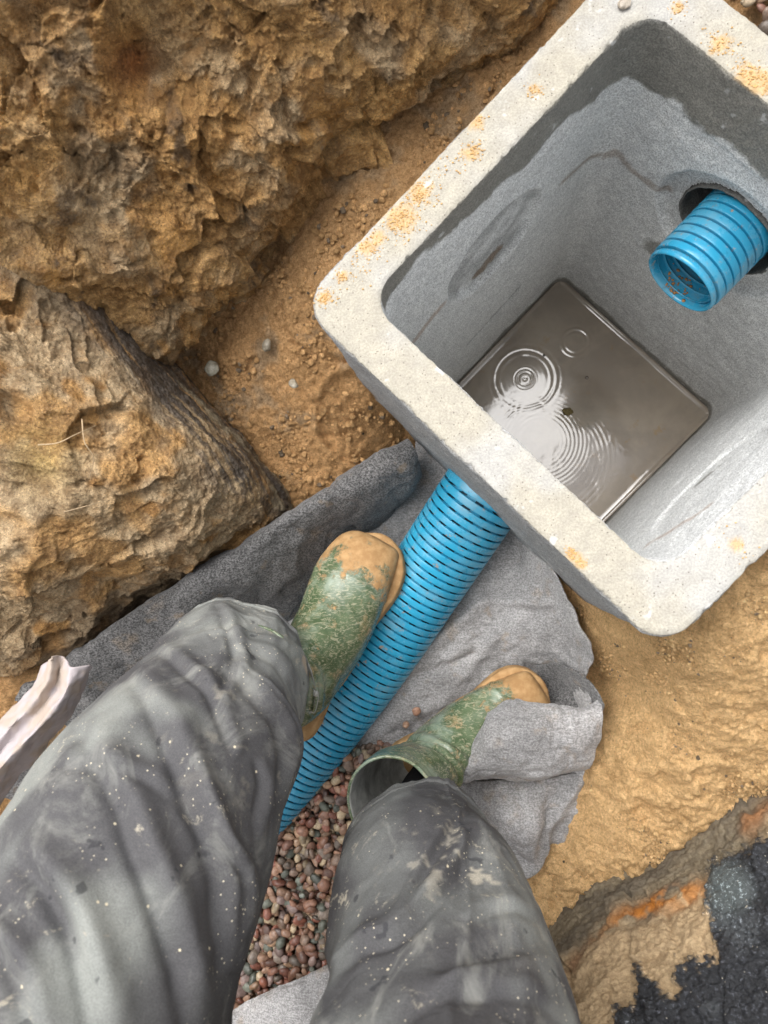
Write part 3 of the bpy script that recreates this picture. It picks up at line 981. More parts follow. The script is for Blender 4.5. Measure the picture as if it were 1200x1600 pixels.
# ------------------------------------------------------------------ water in the box
def build_water():
    n = 330
    g = np.linspace(-HB - .004, HB + .004, n)
    A, B = np.meshgrid(g, g, indexing='ij')
    a, b = A.ravel(), B.ravel()
    p = loc2w(a, b, WATER_Z)
    z = np.zeros(len(a))
    def ring(u, v, r0, lam, amp, wd, dec=1):
        c = P(u, v, WATER_Z)
        d = np.linalg.norm(p[:, :2] - c[:2], axis=1)
        return amp * np.sin((d - r0) / lam * 2 * math.pi) * np.exp(-((d - r0) / wd) ** 2)
    z += ring(820, 592, .016, .0075, .00024, .008)
    z += ring(820, 592, .064, .013, .00017, .014)
    z += ring(820, 592, .005, .009, .00022, .005)
    z += ring(899, 535, .027, .011, .00034, .008)
    brk = .35 + .65 * sstep(-.2, .3, fbm(p, .05, 2, off=5))
    z += brk * ring(845, 690, .075, .0085, .00009, .024)
    z += brk * ring(860, 715, .110, .010, .00006, .02)
    z += .00010 * fbm(p, .016, 2) * sstep(-.1, .4, fbm(p, .06, 2, off=8))
    z += .00012 * fbm(p, .05, 2)
    e = np.minimum(HB - np.abs(a), HB - np.abs(b)) - .001
    z += .0032 * np.exp(-np.clip(e, 0, 1) / .0026)
    p[:, 2] += z
    tag(mesh('water', p, grid_faces(n, n), M_water), 'muddy brown rainwater with drip rings at the bottom of the concrete box', 'water', kind='structure')
build_water()

# ------------------------------------------------------------------ corrugated pipes
def tube_rings(path, up=np.array([0, 0, 1.])):
    """frames along a path of points"""
    t = np.gradient(path, axis=0)
    t /= np.linalg.norm(t, axis=1)[:, None]
    s = np.cross(t, up)
    s /= np.linalg.norm(s, axis=1)[:, None]
    u = np.cross(s, t)
    return t, s, u

def corrugated(name, ctrlpts, R, pitch, slots, parent, label=None, flip=False, wall=.0028, nt=128):
    C = _cr(np.array(ctrlpts), 400, 0)
    d = np.concatenate([[0], np.cumsum(np.linalg.norm(np.diff(C, axis=0), axis=1))])
    total = d[-1]
    nr = int(total / pitch)
    # profile per pitch: rib top wide, narrow groove
    loc = [(0, .0003), (.02, .0014), (.05, .0019), (.09, .0020), (.40, .0020), (.71, .0020), (.75, .0019), (.78, .0013), (.80, -.0005), (.81, -.008), (.90, -.0085), (.99, -.008)]
    s = []; rr = []; isg = []
    for k in range(nr):
        for q, h in loc:
            s.append((k + q) * pitch); rr.append(R - .0018 + h); isg.append(q > .795 and q < .999)
    s = np.array(s); rr = np.array(rr); isg = np.array(isg)
    path = np.stack([np.interp(s, d, C[:, k]) for k in range(3)], 1)
    t, sv, uv = tube_rings(path)
    t = blur1(t[:, None], 30)[:, 0]
    th = np.linspace(0, 2 * math.pi, nt, endpoint=False)
    V = path[:, None] + rr[:, None, None] * (np.cos(th)[None, :, None] * sv[:, None] + np.sin(th)[None, :, None] * uv[:, None])
    n = V.shape[0]
    F = grid_faces(n, nt, wrap=True)
    if slots:
        # slots cut through the groove floors, staggered in rows round the pipe
        ri = np.repeat(np.arange(n - 1), nt)
        ti = np.tile(np.arange(nt), n - 1)
        k = ri // len(loc)
        g = isg[ri]
        rows = (np.arange(12) * nt / 12)
        period = nt / 12
        ph = (ti + (k % 2) * period * .5) % period
        cutm = g & (ph < period * .42)
        F = F[~cutm]
    o = mesh(name, V.reshape(-1, 3), F, M_pipe, parent, smooth=True)
    return o, path, t, sv, uv, rr

def pipes():
    # 1: slotted pipe lying in the trench
    pts = [P(772, 746, .095), P(745, 785, .090), P(664, 907, .048), P(588, 1020, .018), P(508, 1127, .0), P(412, 1244, -.01), P(310, 1366, -.02)]
    E = empty('drain_pipe', pts[3], 'blue corrugated slotted drain pipe running from the box between the green boots', 'drain pipe')
    E2_ = Vector(pts[3])
    o, path, t, sv, uv, rr = corrugated('slotted_wall', [q - pts[3] for q in pts], .0655, .0128, True, E)
    # dark core behind the slots: the hollow pipe's shade put into its colour
    th = np.linspace(0, 2 * math.pi, 64, endpoint=False)
    sel = np.arange(0, len(path), 6)
    V = path[sel][:, None] + .0545 * (np.cos(th)[None, :, None] * sv[sel][:, None] + np.sin(th)[None, :, None] * uv[sel][:, None])
    mesh('shade_core', V.reshape(-1, 3), grid_faces(len(sel), 64, wrap=True), mat_plain('slot_shade_blue', (.01, .035, .06), .5), E)
    # 2: stub that comes out of the box wall
    a0, _, zc = on_wall(1138, 364, 2, HI)
    A = loc2w(np.array(a0), np.array(HI + .16), zc); B = loc2w(np.array(a0), np.array(HI - .095), zc)
    E = empty('pipe_stub', B, 'short blue ribbed pipe poking out of the wall inside the concrete box', 'drain pipe')
    o, path, t, sv, uv, rr = corrugated('ribbed_wall', [A - B, (A - B) * .5, (B - B) + 1e-6], PIPE_R, .0135, False, E)
    # inner wall and rounded lip at the open end
    nt = 128
    th = np.linspace(0, 2 * math.pi, nt, endpoint=False)
    tdir = (B - A) / np.linalg.norm(B - A)
    end = path[-1]
    R = PIPE_R
    prof = [(0, R - .003), (.003, R - .0012), (.006, R - .001), (.0085, R - .002), (.0095, R - .0035), (.0085, R - .005), (.004, R - .006), (-.004, R - .0065)]
    for k in range(14):
        x = -.012 - k * .0135
        prof += [(x, R - .0065), (x - .003, R - .0055), (x - .007, R - .0055), (x - .010, R - .0065)]
    V = np.array([[end + tdir * x + r * (math.cos(t_) * sv[-1] + math.sin(t_) * uv[-1]) for t_ in th] for x, r in prof])
    mesh('inner_wall', V.reshape(-1, 3), grid_faces(len(prof), nt, wrap=True), M_pipe, E)
    # grit lying inside the mouth
    V = []; F = []
    base = 0
    for k in range(46):
        x = abs(random.gauss(0, .022)) + .002
        an = math.radians(-90 + random.gauss(0, 16))
        r = R - .0072
        c = end - tdir * (x - .006) + r * (math.cos(an) * sv[-1] + math.sin(an) * uv[-1])
        v, f = pebble_mesh(random.uniform(.0012, .0042), 1)
        V.append(v + c); F.append(f + base); base += len(v)
    mesh('grit', np.concatenate(V), np.concatenate(F), mat_plain('wet_orange_grit', (.42, .2, .07), .4), E)
# ------------------------------------------------------------------ pebbles
import bmesh
_ico = {}
def ico(sub):
    if sub not in _ico:
        bm = bmesh.new()
        bmesh.ops.create_icosphere(bm, subdivisions=sub, radius=1)
        v = np.array([x.co[:] for x in bm.verts]); f = np.array([[y.index for y in x.verts] for x in bm.faces])
        bm.free()
        _ico[sub] = (v, f)
    return _ico[sub]
def rotm():
    q = np.random.default_rng(random.randint(0, 10 ** 9)).normal(size=(3, 3))
    return np.linalg.qr(q)[0]
def pebble_mesh(r, sub=2, flat=True):
    v, f = ico(sub)
    s = np.array([1, random.uniform(.55, .9), random.uniform(.35, .62)])
    # facet a little, as crushed gravel worn round
    w_ = v.copy()
    for k in range(7):
        n = rotm()[0]
        d = random.uniform(.55, .88)
        t = w_ @ n
        w_ = w_ - np.clip(t - d, 0, 9)[:, None] * n * .85
    w_ = w_ * (1 + .16 * perlin(v * 1.3 + random.uniform(0, 90)))[:, None]
    w_ = w_ * s * r
    if flat:
        a = random.uniform(0, 6.28); tl = random.gauss(0, .35); tm = random.gauss(0, .35)
        Rz = np.array([[math.cos(a), -math.sin(a), 0], [math.sin(a), math.cos(a), 0], [0, 0, 1]])
        Rx = np.array([[1, 0, 0], [0, math.cos(tl), -math.sin(tl)], [0, math.sin(tl), math.cos(tl)]])
        Ry = np.array([[math.cos(tm), 0, math.sin(tm)], [0, 1, 0], [-math.sin(tm), 0, math.cos(tm)]])
        w_ = w_ @ (Rz @ Rx @ Ry).T
    else:
        w_ = w_ @ rotm().T
    return w_, f
pipes()

PEB = [(.28, .145, .095), (.33, .19, .125), (.22, .15, .11), (.38, .24, .15), (.19, .15, .12), (.36, .22, .15), (.24, .17, .15), (.44, .34, .22), (.26, .105, .07), (.14, .15, .12), (.20, .10, .07)]
def gravel(name, poly, zf, label, r=(.0062, .0140), layers=3, step=.0135, spread=1.0):
    poly = np.array([P(*c) for c in poly])
    lo, hi = poly[:, :2].min(0), poly[:, :2].max(0)
    V, F, C = [], [], []
    base = 0
    for L in range(layers):
        xs = np.arange(lo[0], hi[0], step)
        ys = np.arange(lo[1], hi[1], step)
        X, Y = np.meshgrid(xs, ys)
        q = np.stack([X.ravel(), Y.ravel()], 1) + rng.uniform(-.5, .5, (X.size, 2)) * step
        q = q[sd_poly(q, poly) < .004]
        for x, y in q:
            rr = random.uniform(*r) * (1.15 if random.random() < .12 else 1)
            v, f = pebble_mesh(rr, 2)
            z = zf(x, y) + (L - layers + 1) * .0075 + random.uniform(-.003, .003)
            V.append(v + [x, y, z]); F.append(f + base); base += len(v)
            c = np.array(random.choice(PEB)) * random.uniform(.5, 1.25)
            C.append(np.tile(c, (len(v), 1)))
    return tag(mesh(name, np.concatenate(V), np.concatenate(F), M_grav, col=np.concatenate(C)), label, 'gravel', kind='stuff')
gravel('gravel', [(625, 1165, .0), (560, 1172, 0), (505, 1190, 0), (420, 1250, 0), (330, 1330, 0), (320, 1480, 0), (330, 1640, 0), (520, 1640, 0), (600, 1500, 0), (620, 1300, 0), (700, 1200, 0)],
       lambda x, y: .004 + .006 * math.sin(x * 23 + 1) * math.cos(y * 19) - .03 * max(0, min(1, (y + .28) / .08)) * 0,
       'wet reddish brown pea gravel filling the trench between the trouser legs')
gravel('gravel', [(1120, -40, .4), (1142, 2, .4), (1190, 45, .4), (1290, 120, .4), (1320, 60, .4), (1240, -60, .4)], lambda x, y: .418, 'brown gravel just beyond the far corner of the rim', layers=2)

def stray(u, v, z, r, col, label):
    q = P(u, v, z)
    vv, f = pebble_mesh(r, 3)
    o = mesh('pebble', vv, f, M_grav, col=np.tile(col, (len(vv), 1)))
    o.location = q
    tag(o, label, 'pebble', 'loose pebbles')
stray(650, 1112, .016, .0085, (.42, .24, .16), 'pinkish pebble on the grey fabric, the upper of the two beside the right boot')
stray(634, 1133, .014, .0085, (.48, .30, .20), 'pale orange pebble on the grey fabric, the lower of the two beside the right boot')
stray(977, 4, RIM_Z + .003, .0085, (.5, .44, .36), 'small beige pebble on the rim of the box at the top edge')
stray(459, 600, .215, .012, (.42, .38, .30), 'pale grey stone on the orange sand left of the box')
stray(418, 540, .20, .010, (.33, .29, .22), 'dull grey brown stone in the sand below the high clay bank')
stray(330, 575, .17, .014, (.36, .34, .27), 'grey green stone at the foot of the clay bank, leftmost of the loose stones')

# ------------------------------------------------------------------ crumbs and clods on the sand
def crumbs():
    V, F, C = [], [], []
    base = 0
    vs = []
    for sub in (1, 2):
        v0, f0 = ico(sub)
        for k in range(10):
            vs.append((v0 * (1 + .38 * perlin(v0 * 1.6 + k * 7.7 + 3))[:, None], f0))
    def add(poly, n, c0, rmax, dens=None):
        nonlocal base
        poly = np.array([P(*c) for c in poly])
        lo, hi = poly[:, :2].min(0), poly[:, :2].max(0)
        q = rng.uniform(lo, hi, (n, 2))
        q = q[sd_poly(q, poly) < 0]
        q3 = np.concatenate([q, np.zeros((len(q), 1))], 1)
        if dens: q = q[fbm(q3, .07, 3, off=dens) + rng.uniform(-.3, .3, len(q)) > .02]
        z = ground_z(q)
        q3 = np.concatenate([q, z[:, None] * .25], 1)
        z = z + .014 * fbm(q3, .16, 3) + .010 * fbm(q3, .045, 4, .6)
        a_, b_ = w2loc(q3)
        for (x, y), zz, aa, bb in zip(q, z, a_, b_):
            if max(abs(aa), abs(bb)) < .275: continue
            r = .0008 + rmax * random.random() ** 6
            v, f = vs[random.randrange(10) + (10 if r > .004 else 0)]
            an = random.uniform(0, 6.28)
            ca, sa = math.cos(an), math.sin(an)
            w_ = v * np.array([1, random.uniform(.6, 1), random.uniform(.5, .8)]) * r
            w_ = np.stack([w_[:, 0] * ca - w_[:, 1] * sa, w_[:, 0] * sa + w_[:, 1] * ca, w_[:, 2]], 1)
            V.append(w_ + [x, y, zz + r * .25]); F.append(f + base); base += len(v)
            k = random.random()
            c = np.array(c0) * random.uniform(.7, 1.25) if k < .93 else np.array([.34, .26, .18]) * random.uniform(.5, 1.4)
            C.append(np.tile(c, (len(v), 1)))
    add([(960, -60, .35), (760, -60, .33), (640, 230, .32), (470, 360, .27), (280, 560, .15), (470, 800, .07), (640, 700, .07), (600, 600, .17), (480, 440, .26), (600, 330, .3)], 42000, (.74, .45, .21), .0048, 3)
    add([(860, 860, .1), (930, 1000, .1), (945, 1120, .11), (850, 1350, .06), (880, 1440, .08), (1260, 1260, .2), (1260, 820, .37), (1060, 1000, .3)], 36000, (.88, .58, .29), .0030, 9)
    tag(mesh('soil_crumbs', np.concatenate(V), np.concatenate(F), M_sand, col=np.concatenate(C)), 'crumbs and small clods of soil lying on the trench sand', 'soil crumbs', kind='stuff')
crumbs()

# ------------------------------------------------------------------ sand grains lying on the rim
def rim_sand():
    V, F = [], []
    base = 0
    v0, f0 = ico(1)
    spots = ((655, 300, .016, 260), (625, 345, .02, 300), (575, 385, .014, 160), (508, 465, .010, 170), (535, 432, .007, 50), (740, 235, .012, 110), (745, 190, .010, 60), (835, 140, .009, 50),
             (1125, 70, .016, 120), (1165, 120, .02, 220), (1190, 140, .022, 160), (1060, 12, .01, 60), (890, 866, .007, 110), (905, 882, .006, 90), (700, 260, .02, 60), (1150, 850, .02, 25), (560, 420, .02, 60))
    for u, v, r, n in spots:
        c = P(u, v, RIM_Z)
        for k in range(int(n * .6)):
            x, y = random.gauss(0, r * .62), random.gauss(0, r * .55)
            q = c + [x, y, 0]
            a, b = w2loc(q)
            h = max(abs(a), abs(b))
            if h > HO - .004 or h < HI + .003: continue
            s = random.uniform(.0004, .0014)
            V.append(v0 * s * np.array([1, .8, .7]) + q + [0, 0, s * .4]); F.append(f0 + base); base += len(v0)
    tag(mesh('sand', np.concatenate(V), np.concatenate(F), mat_plain('orange_sand_grains', (.58, .36, .15), .9, .35, 900), smooth=False), 'orange sand spilled in crumbs on the pale rim of the box', 'sand', kind='stuff')
rim_sand()

# ------------------------------------------------------------------ geotextile fabric
FG = np.array([.205, .20, .197])
def cloth(name, T, nu, nv, parent, amp=.004, sc=.08, col=FG, blur=0, wmul=1.0, off=0, thick=.0028, fine=.0009, post=None, mat=None, wr=.004):
    G = patch(T, nu, nv)
    if blur: G = blur1(G, blur)
    n = normals(G)
    p = G.reshape(-1, 3)
    d = amp * fbm(p, sc, 3, off=off) + fine * fbm(p, .015, 3, .6, off=off)
    pw = p + .02 * np.stack([fbm(p, .06, 2, off=off + j * 4.) for j in range(3)], 1)
    d = d + wr * (sstep(.55, 1., ridged(pw, .15, 1, off=off)) - .8 * sstep(.6, 1., ridged(pw, .12, 1, off=off + 50)) + .5 * sstep(.6, 1., ridged(pw, .06, 1, off=off + 9)))
    if post is not None: d = d + post(p)
    q = p + n.reshape(-1, 3) * d[:, None]
    c = np.tile(np.array(col, float), (len(p), 1)) * (1 + .22 * fbm(p, .1, 3, off=off + 3))[:, None] * wmul
    c = lerp(c, (.25, .18, .11), sstep(.35, .7, fbm(p, .07, 4, .6, off=off + 13)) * .4)
    q = q - CLO
    return mesh(name, q, grid_faces(nu, nv), mat or M_fab, parent, col=c, solid=thick, solid_off=0)
CLO = np.array([.05, -.2, 0])
def fabric():
    E = empty('geotextile_sheet', CLO, 'grey felt-like fabric lining the trench under pipe and boots, folded over at its sides', 'fabric')
    base = table([
        [(655, 668, .05), (690, 668, .06), (760, 740, .035), (800, 800, .045), (835, 815, .06), (850, 830, .09)],
        [(625, 760, .02), (660, 765, .03), (720, 830, .01), (785, 860, .03), (830, 870, .06), (866, 885, .10)],
        [(520, 850, .02), (600, 870, .0), (690, 930, .0), (790, 920, .03), (850, 930, .06), (896, 950, .11)],
        [(460, 950, .01), (550, 960, -.01), (660, 1010, .01), (790, 990, .03), (870, 990, .06), (925, 1022, .12)],
        [(400, 1050, .0), (500, 1060, -.02), (610, 1090, .0), (750, 1070, -.01), (850, 1060, .0), (918, 1062, .10)],
        [(340, 1160, -.0), (450, 1160, -.03), (560, 1160, -.02), (700, 1150, -.02), (860, 1120, .0), (930, 1120, .12)],
        [(300, 1260, 0), (420, 1260, -.05), (540, 1230, -.035), (700, 1230, -.01), (850, 1200, .03), (915, 1200, .08)],
        [(280, 1360, 0), (400, 1360, -.05), (540, 1330, -.05), (700, 1310, -.02), (820, 1290, .02), (880, 1290, .04)]])
    def folds(p):
        f1 = sd_line(p, [P(585, 1150, 0), P(690, 1100, .0), P(745, 1040, .02), P(770, 1000, .03)])
        f2 = sd_line(p, [P(745, 1040, .02), P(800, 900, .03), P(790, 830, .05)])
        f3 = sd_line(p, [P(640, 1060, 0), P(740, 1030, .02)])
        f4 = sd_line(p, [P(690, 1000, .01), P(760, 940, .02), P(860, 940, .06)])
        f5 = sd_line(p, [P(880, 900, .05), P(905, 960, .05), P(880, 1040, .02)])
        f6 = sd_line(p, [P(560, 1120, .0), P(640, 1080, .0), P(700, 1010, .01)])
        return .018 * np.exp(-(f1 / .012) ** 2) - .014 * np.exp(-(f2 / .022) ** 2) - .012 * np.exp(-(f3 / .010) ** 2) + .011 * np.exp(-(f4 / .010) ** 2) + .012 * np.exp(-(f5 / .014) ** 2) - .01 * np.exp(-(f6 / .016) ** 2)
    cloth('base_sheet', base, 260, 200, E, .007, .09, FG * 1.6, post=folds)
    roll = table([
        [(652, 752, .055), (655, 735, .08), (650, 708, .115), (641, 690, .115), (630, 690, .08)],
        [(628, 790, .03), (640, 760, .085), (632, 722, .13), (606, 705, .13), (596, 715, .08)],
        [(570, 838, .01), (592, 800, .07), (580, 757, .145), (533, 748, .145), (526, 760, .08)],
        [(520, 890, .0), (530, 850, .06), (500, 800, .15), (446, 806, .155), (438, 815, .08)],
        [(455, 975, .0), (460, 930, .05), (420, 862, .155), (362, 860, .165), (352, 868, .09)],
        [(400, 1040, .02), (385, 990, .06), (330, 925, .165), (276, 912, .17), (266, 922, .10)],
        [(320, 1100, .02), (280, 1040, .10), (215, 985, .17), (192, 968, .175), (182, 978, .11)],
        [(240, 1180, .02), (195, 1110, .10), (130, 1050, .17), (104, 1030, .175), (94, 1042, .11)],
        [(120, 1280, .02), (75, 1190, .10), (15, 1130, .17), (-12, 1106, .175), (-22, 1118, .11)],
        [(-40, 1420, .02), (-90, 1320, .10), (-150, 1250, .17), (-178, 1225, .175), (-188, 1238, .11)]])
    def rf(p):
        f1 = sd_line(p, [P(350, 925, .14), P(420, 950, .08), P(440, 990, .04)])
        return .010 * np.exp(-(f1 / .02) ** 2)
    cloth('turned_up_edge', roll, 380, 90, E, .005, .1, FG * .68, off=5, post=rf, mat=M_fab2)
    flap = table([
        [(694, 1214, .12), (699, 1217, .135), (703, 1220, .138), (706, 1223, .130), (712, 1226, .08)],
        [(740, 1152, .13), (746, 1157, .15), (756, 1186, .165), (768, 1210, .14), (776, 1216, .09)],
        [(784, 1100, .13), (790, 1108, .155), (808, 1150, .18), (820, 1206, .15), (826, 1216, .09)],
        [(846, 1100, .13), (852, 1110, .145), (864, 1155, .17), (868, 1203, .145), (872, 1210, .09)],
        [(905, 1104, .14), (905, 1116, .15), (908, 1155, .16), (900, 1198, .14), (896, 1206, .09)],
        [(936, 1092, .135), (941, 1108, .145), (940, 1145, .14), (926, 1192, .12), (918, 1202, .07)]])
    cloth('folded_flap', flap, 160, 110, E, .004, .06, FG * 1.5, off=9)
    up = table([
        [(838, 1040, .03), (846, 1075, .02), (850, 1112, .05)],
        [(868, 1038, .07), (872, 1078, .035), (878, 1118, .08)],
        [(902, 1050, .12), (900, 1088, .07), (908, 1124, .10)],
        [(926, 1072, .14), (922, 1100, .10), (928, 1124, .11)],
        [(943, 1102, .15), (941, 1112, .13), (941, 1124, .12)]])
    cloth('raised_edge', up, 100, 70, E, .002, .05, FG * .75, off=23, mat=M_fab2, wr=.001)
    low = table([
        [(690, 1225, .02), (745, 1222, .04), (800, 1220, .05), (860, 1214, .06), (918, 1200, .06)],
        [(715, 1265, .02), (765, 1262, .07), (815, 1275, .085), (855, 1262, .055), (912, 1250, .055)],
        [(745, 1310, .02), (785, 1302, .075), (822, 1308, .09), (850, 1300, .05), (898, 1298, .05)],
        [(775, 1345, .02), (805, 1330, .06), (832, 1335, .07), (848, 1325, .035), (872, 1328, .035)],
        [(800, 1375, .02), (818, 1358, .03), (835, 1356, .035), (845, 1350, .02), (856, 1350, .02)]])
    def lf(p):
        f1 = sd_line(p, [P(905, 1215, .06), P(860, 1290, .055), P(825, 1350, .04)])
        f2 = sd_line(p, [P(850, 1230, .06), P(825, 1300, .08)])
        return .014 * np.exp(-(f1 / .010) ** 2) + .008 * np.exp(-(f2 / .012) ** 2)
    cloth('gathered_corner', low, 120, 120, E, .006, .05, FG * 1.4, off=14, post=lf)
    bot = table([
        [(340, 1600, .03), (372, 1572, .045), (420, 1550, .05), (470, 1528, .055), (520, 1505, .06), (600, 1470, .05)],
        [(345, 1610, .05), (380, 1590, .06), (430, 1566, .066), (480, 1545, .07), (530, 1520, .07), (610, 1490, .06)],
        [(350, 1680, .06), (400, 1660, .07), (440, 1640, .075), (490, 1620, .08), (540, 1600, .08), (620, 1570, .07)],
        [(360, 1800, .05), (420, 1780, .06), (460, 1760, .065), (510, 1740, .07), (570, 1720, .07), (640, 1690, .06)]])
    cloth('near_flap', bot, 140, 120, E, .004, .07, FG * 1.6, off=19)
fabric()

# ------------------------------------------------------------------ boots
M_lining = mat_plain('pale_boot_lining', (.42, .42, .39), .8)
def boot(name, toe, heel, label, parent, shaft_top, roll=0.0, mud=0.5, mirror=1, shaftr=1.0, seed=0, wf=1.0):
    """toe/heel: world points on the sole; shaft_top: world centre of the boot opening"""
    toe = np.array(toe); heel = np.array(heel)
    y = toe - heel
    Lf = np.linalg.norm(y)
    y /= Lf
    z0 = np.array([0, 0, 1.0])
    x = np.cross(y, z0); x /= np.linalg.norm(x)
    z = np.cross(x, y)
    cr, sr = math.cos(roll), math.sin(roll)
    x, z = x * cr + z * sr, z * cr - x * sr
    def W(lx, ly, lz): return heel + np.multiply.outer(lx, x) + np.multiply.outer(ly, y) + np.multiply.outer(lz, z)
    k = Lf / .30
    Tp = np.array([(.300, .030), (.296, .050), (.283, .063), (.262, .072), (.235, .080), (.205, .087), (.175, .098), (.150, .113), (.132, .132), (.122, .155), (.118, .185), (.115, .22), (.112, .26), (.11, .31)])
    Bp = np.array([(.299, .016), (.295, .010), (.280, .006), (.255, .005), (.220, .005), (.180, .005), (.135, .005), (.085, .005), (.035, .010), (.004, .035), (-.006, .075), (-.008, .13), (-.012, .20), (-.018, .31)])
    Wd = np.array([.020, .064, .086, .098, .106, .106, .100, .094, .090, .088, .092, .100, .112, .124])
    T3 = np.concatenate([np.zeros((14, 1)), Tp], 1); B3 = np.concatenate([np.zeros((14, 1)), Bp], 1)
    n, nt = 150, 96
    D = _cr(np.concatenate([T3, B3, Wd[:, None]], 1), n, 0)
    T3, B3, wd = D[:, :3], D[:, 3:6], np.maximum(D[:, 6], .01)
    # bend the shaft towards the opening
    st = (np.array(shaft_top) - heel)
    st = np.array([st @ x, st @ y, st @ z])
    cen_top = (T3[-1] + B3[-1]) / 2 * k
    shift = st - cen_top
    s = np.linspace(0, 13, n)
    ww = (sstep(8.2, 13, s)) ** 1.0
    ang = np.linspace(0, 2 * math.pi, nt, endpoint=False)
    V = []
    for i in range(n):
        c = (T3[i] + B3[i]) / 2 * k
        h = (T3[i] - B3[i]) / 2 * k
        wv = wd[i] / 2 * k * (wf if s[i] < 10 else 1 + (wf - 1) * .5) * (shaftr if s[i] > 10 else 1)
        foot = 1 - sstep(6.5, 9.5, s[i])
        ca, sa = np.cos(ang), np.sin(ang)
        # squarer towards the sole on the foot
        e = np.where(sa < 0, 1 - .55 * foot, 1.0)
        cy = np.sign(sa) * np.abs(sa) ** e
        cx = np.sign(ca) * np.abs(ca) ** np.where(sa < 0, 1 - .45 * foot, 1 + .05 * foot)
        pt = c + np.outer(cy, h) + np.outer(cx * wv, [1, 0, 0]) + shift * ww[i]
        pt[:, 0] += mirror * .012 * math.sin(min(1, s[i] / 6) * math.pi) * k * foot
        V.append(pt)
    V = np.array(V)
    p = V.reshape(-1, 3)
    nn = normals(np.concatenate([V, V[:, :1]], 1))[:, :-1].reshape(-1, 3)
    cc = np.repeat(V.mean(1), nt, axis=0)
    nn *= np.sign(((p - cc) * nn).sum(1) + 1e-9)[:, None]
    d = .0010 * fbm(p, .04, 3, off=seed)
    S = np.repeat(s, nt)
    # toe-cap seam, instep creases, top band
    d += .0016 * np.exp(-((p[:, 1] - .215 * k - .25 * np.abs(p[:, 0]) * 0 - .02 * np.cos(p[:, 0] * 20)) / .0022) ** 2) * (S < 7)
    crs = np.sin((S - 7.0) * 7.0 + 2.0 * p[:, 0] * 30 + 2 * fbm(p, .05, 2, off=seed)) * np.exp(-((S - 8.8) / 1.1) ** 2)
    d += .0030 * crs * (np.tile(np.sin(ang), n) > -.2)
    d += .0035 * fbm(p, .09, 2, off=seed + 3) * sstep(9, 11, S)
    d += .0014 * (sstep(12.35, 12.45, S) + sstep(12.9, 12.92, S))
    p = p + nn * d[:, None]
    Wp = heel + p @ np.stack([x, y, z])
    top = sstep(.12, .29, p[:, 1] / k)
    low = sstep(.045, .018, p[:, 2])
    m = mud * (.20 + .62 * sstep(.20, .29, p[:, 1] / k) + .42 * low) + .20 * fbm(p, .045, 4, .65, off=seed + 8)
    m *= sstep(11.5, 8.5, S) * .9 + .1
    E = empty(name, tuple(heel), label, 'boot') if parent is None else None
    if parent is not None:
        E = bpy.data.objects.new(name, None); COL.objects.link(E); E.parent = parent
        E.location = Vector(heel) - parent.location
        if label: E['label'] = label
    o = boot_upper = mesh('upper', Wp - heel, grid_faces(n, nt, wrap=True), M_boot, E, col=np.tile([.1, .15, .07], (len(p), 1)), wet=np.clip(m, 0, 1), solid=.0035, solid_off=-1)
    boot_upper.data.materials.append(M_lining)
    boot_upper.modifiers['thick'].material_offset = 1
    # flat-bottomed sole with a proud welt
    ys = np.linspace(0, 1, 60)
    outl = []
    yy = np.array([-.012, -.008, .01, .05, .10, .14, .19, .235, .27, .295, .306, .3085]); wwid = np.array([.004, .026, .040, .043, .039, .041, .052, .056, .050, .032, .012, .003])
    tI = np.linspace(0, 11, 70)
    yi = _cr(yy[:, None], 70, 0)[:, 0]; wi = np.maximum(_cr(wwid[:, None], 70, 0)[:, 0], .002)
    cxs = mirror * .012 * np.sin(np.clip((yi / .3), 0, 1) * math.pi)
    wi = wi * wf
    right = np.stack([cxs + wi, yi], 1); left = np.stack([cxs - wi, yi], 1)[::-1]
    ol = np.concatenate([right, left]) * k
    ctr = ol.mean(0)
    rings = []
    for zz, sc in ((0, .0), (0, .96), (.002, .995), (.008, 1.0), (.010, .985), (.012, .985), (.014, 1.0), (.021, 1.0), (.024, .975), (.025, .90), (.026, .4)):
        q = np.concatenate([ctr + (ol - ctr) * sc if sc else np.tile(ctr, (len(ol), 1)), np.full((len(ol), 1), zz)], 1)
        q[:, 2] += .010 * sstep(.25, .31, q[:, 1])
        rings.append(q)
    R_ = np.array(rings)
    pp = R_.reshape(-1, 3)
    pp = pp + .0008 * fbm(pp, .01, 3)[:, None] * np.array([1, 1, .6])
    Wp = pp @ np.stack([x, y, z])
    mesh('sole', Wp, grid_faces(len(rings), len(ol), wrap=True), M_boot, E, col=np.tile([.3, .2, .1], (len(pp), 1)), wet=np.clip(.75 * mud / .5 + .1 * fbm(pp, .05, 3), 0, 1))
    return E

# ------------------------------------------------------------------ the person standing in the trench
def leg_tube(spine, nt=240, seg=420, off=0, hem=True):
    """spine: (point, radius) list from hem to hip"""
    pts = np.array([np.append(p, r) for p, r in spine])
    D = _cr(pts, seg, 0)
    path, R = D[:, :3], D[:, 3]
    t = np.gradient(path, axis=0); t /= np.linalg.norm(t, axis=1)[:, None]
    ref = np.array([0.9, .2, 0.])
    s = np.cross(t, np.cross(ref, t)); s /= np.linalg.norm(s, axis=1)[:, None]
    u = np.cross(t, s)
    th = np.linspace(0, 2 * math.pi, nt, endpoint=False)
    V = path[:, None] + R[:, None, None] * (np.cos(th)[None, :, None] * s[:, None] + np.sin(th)[None, :, None] * u[:, None])
    dirn = (V - path[:, None]) / R[:, None, None]
    return V, dirn, path, R, th

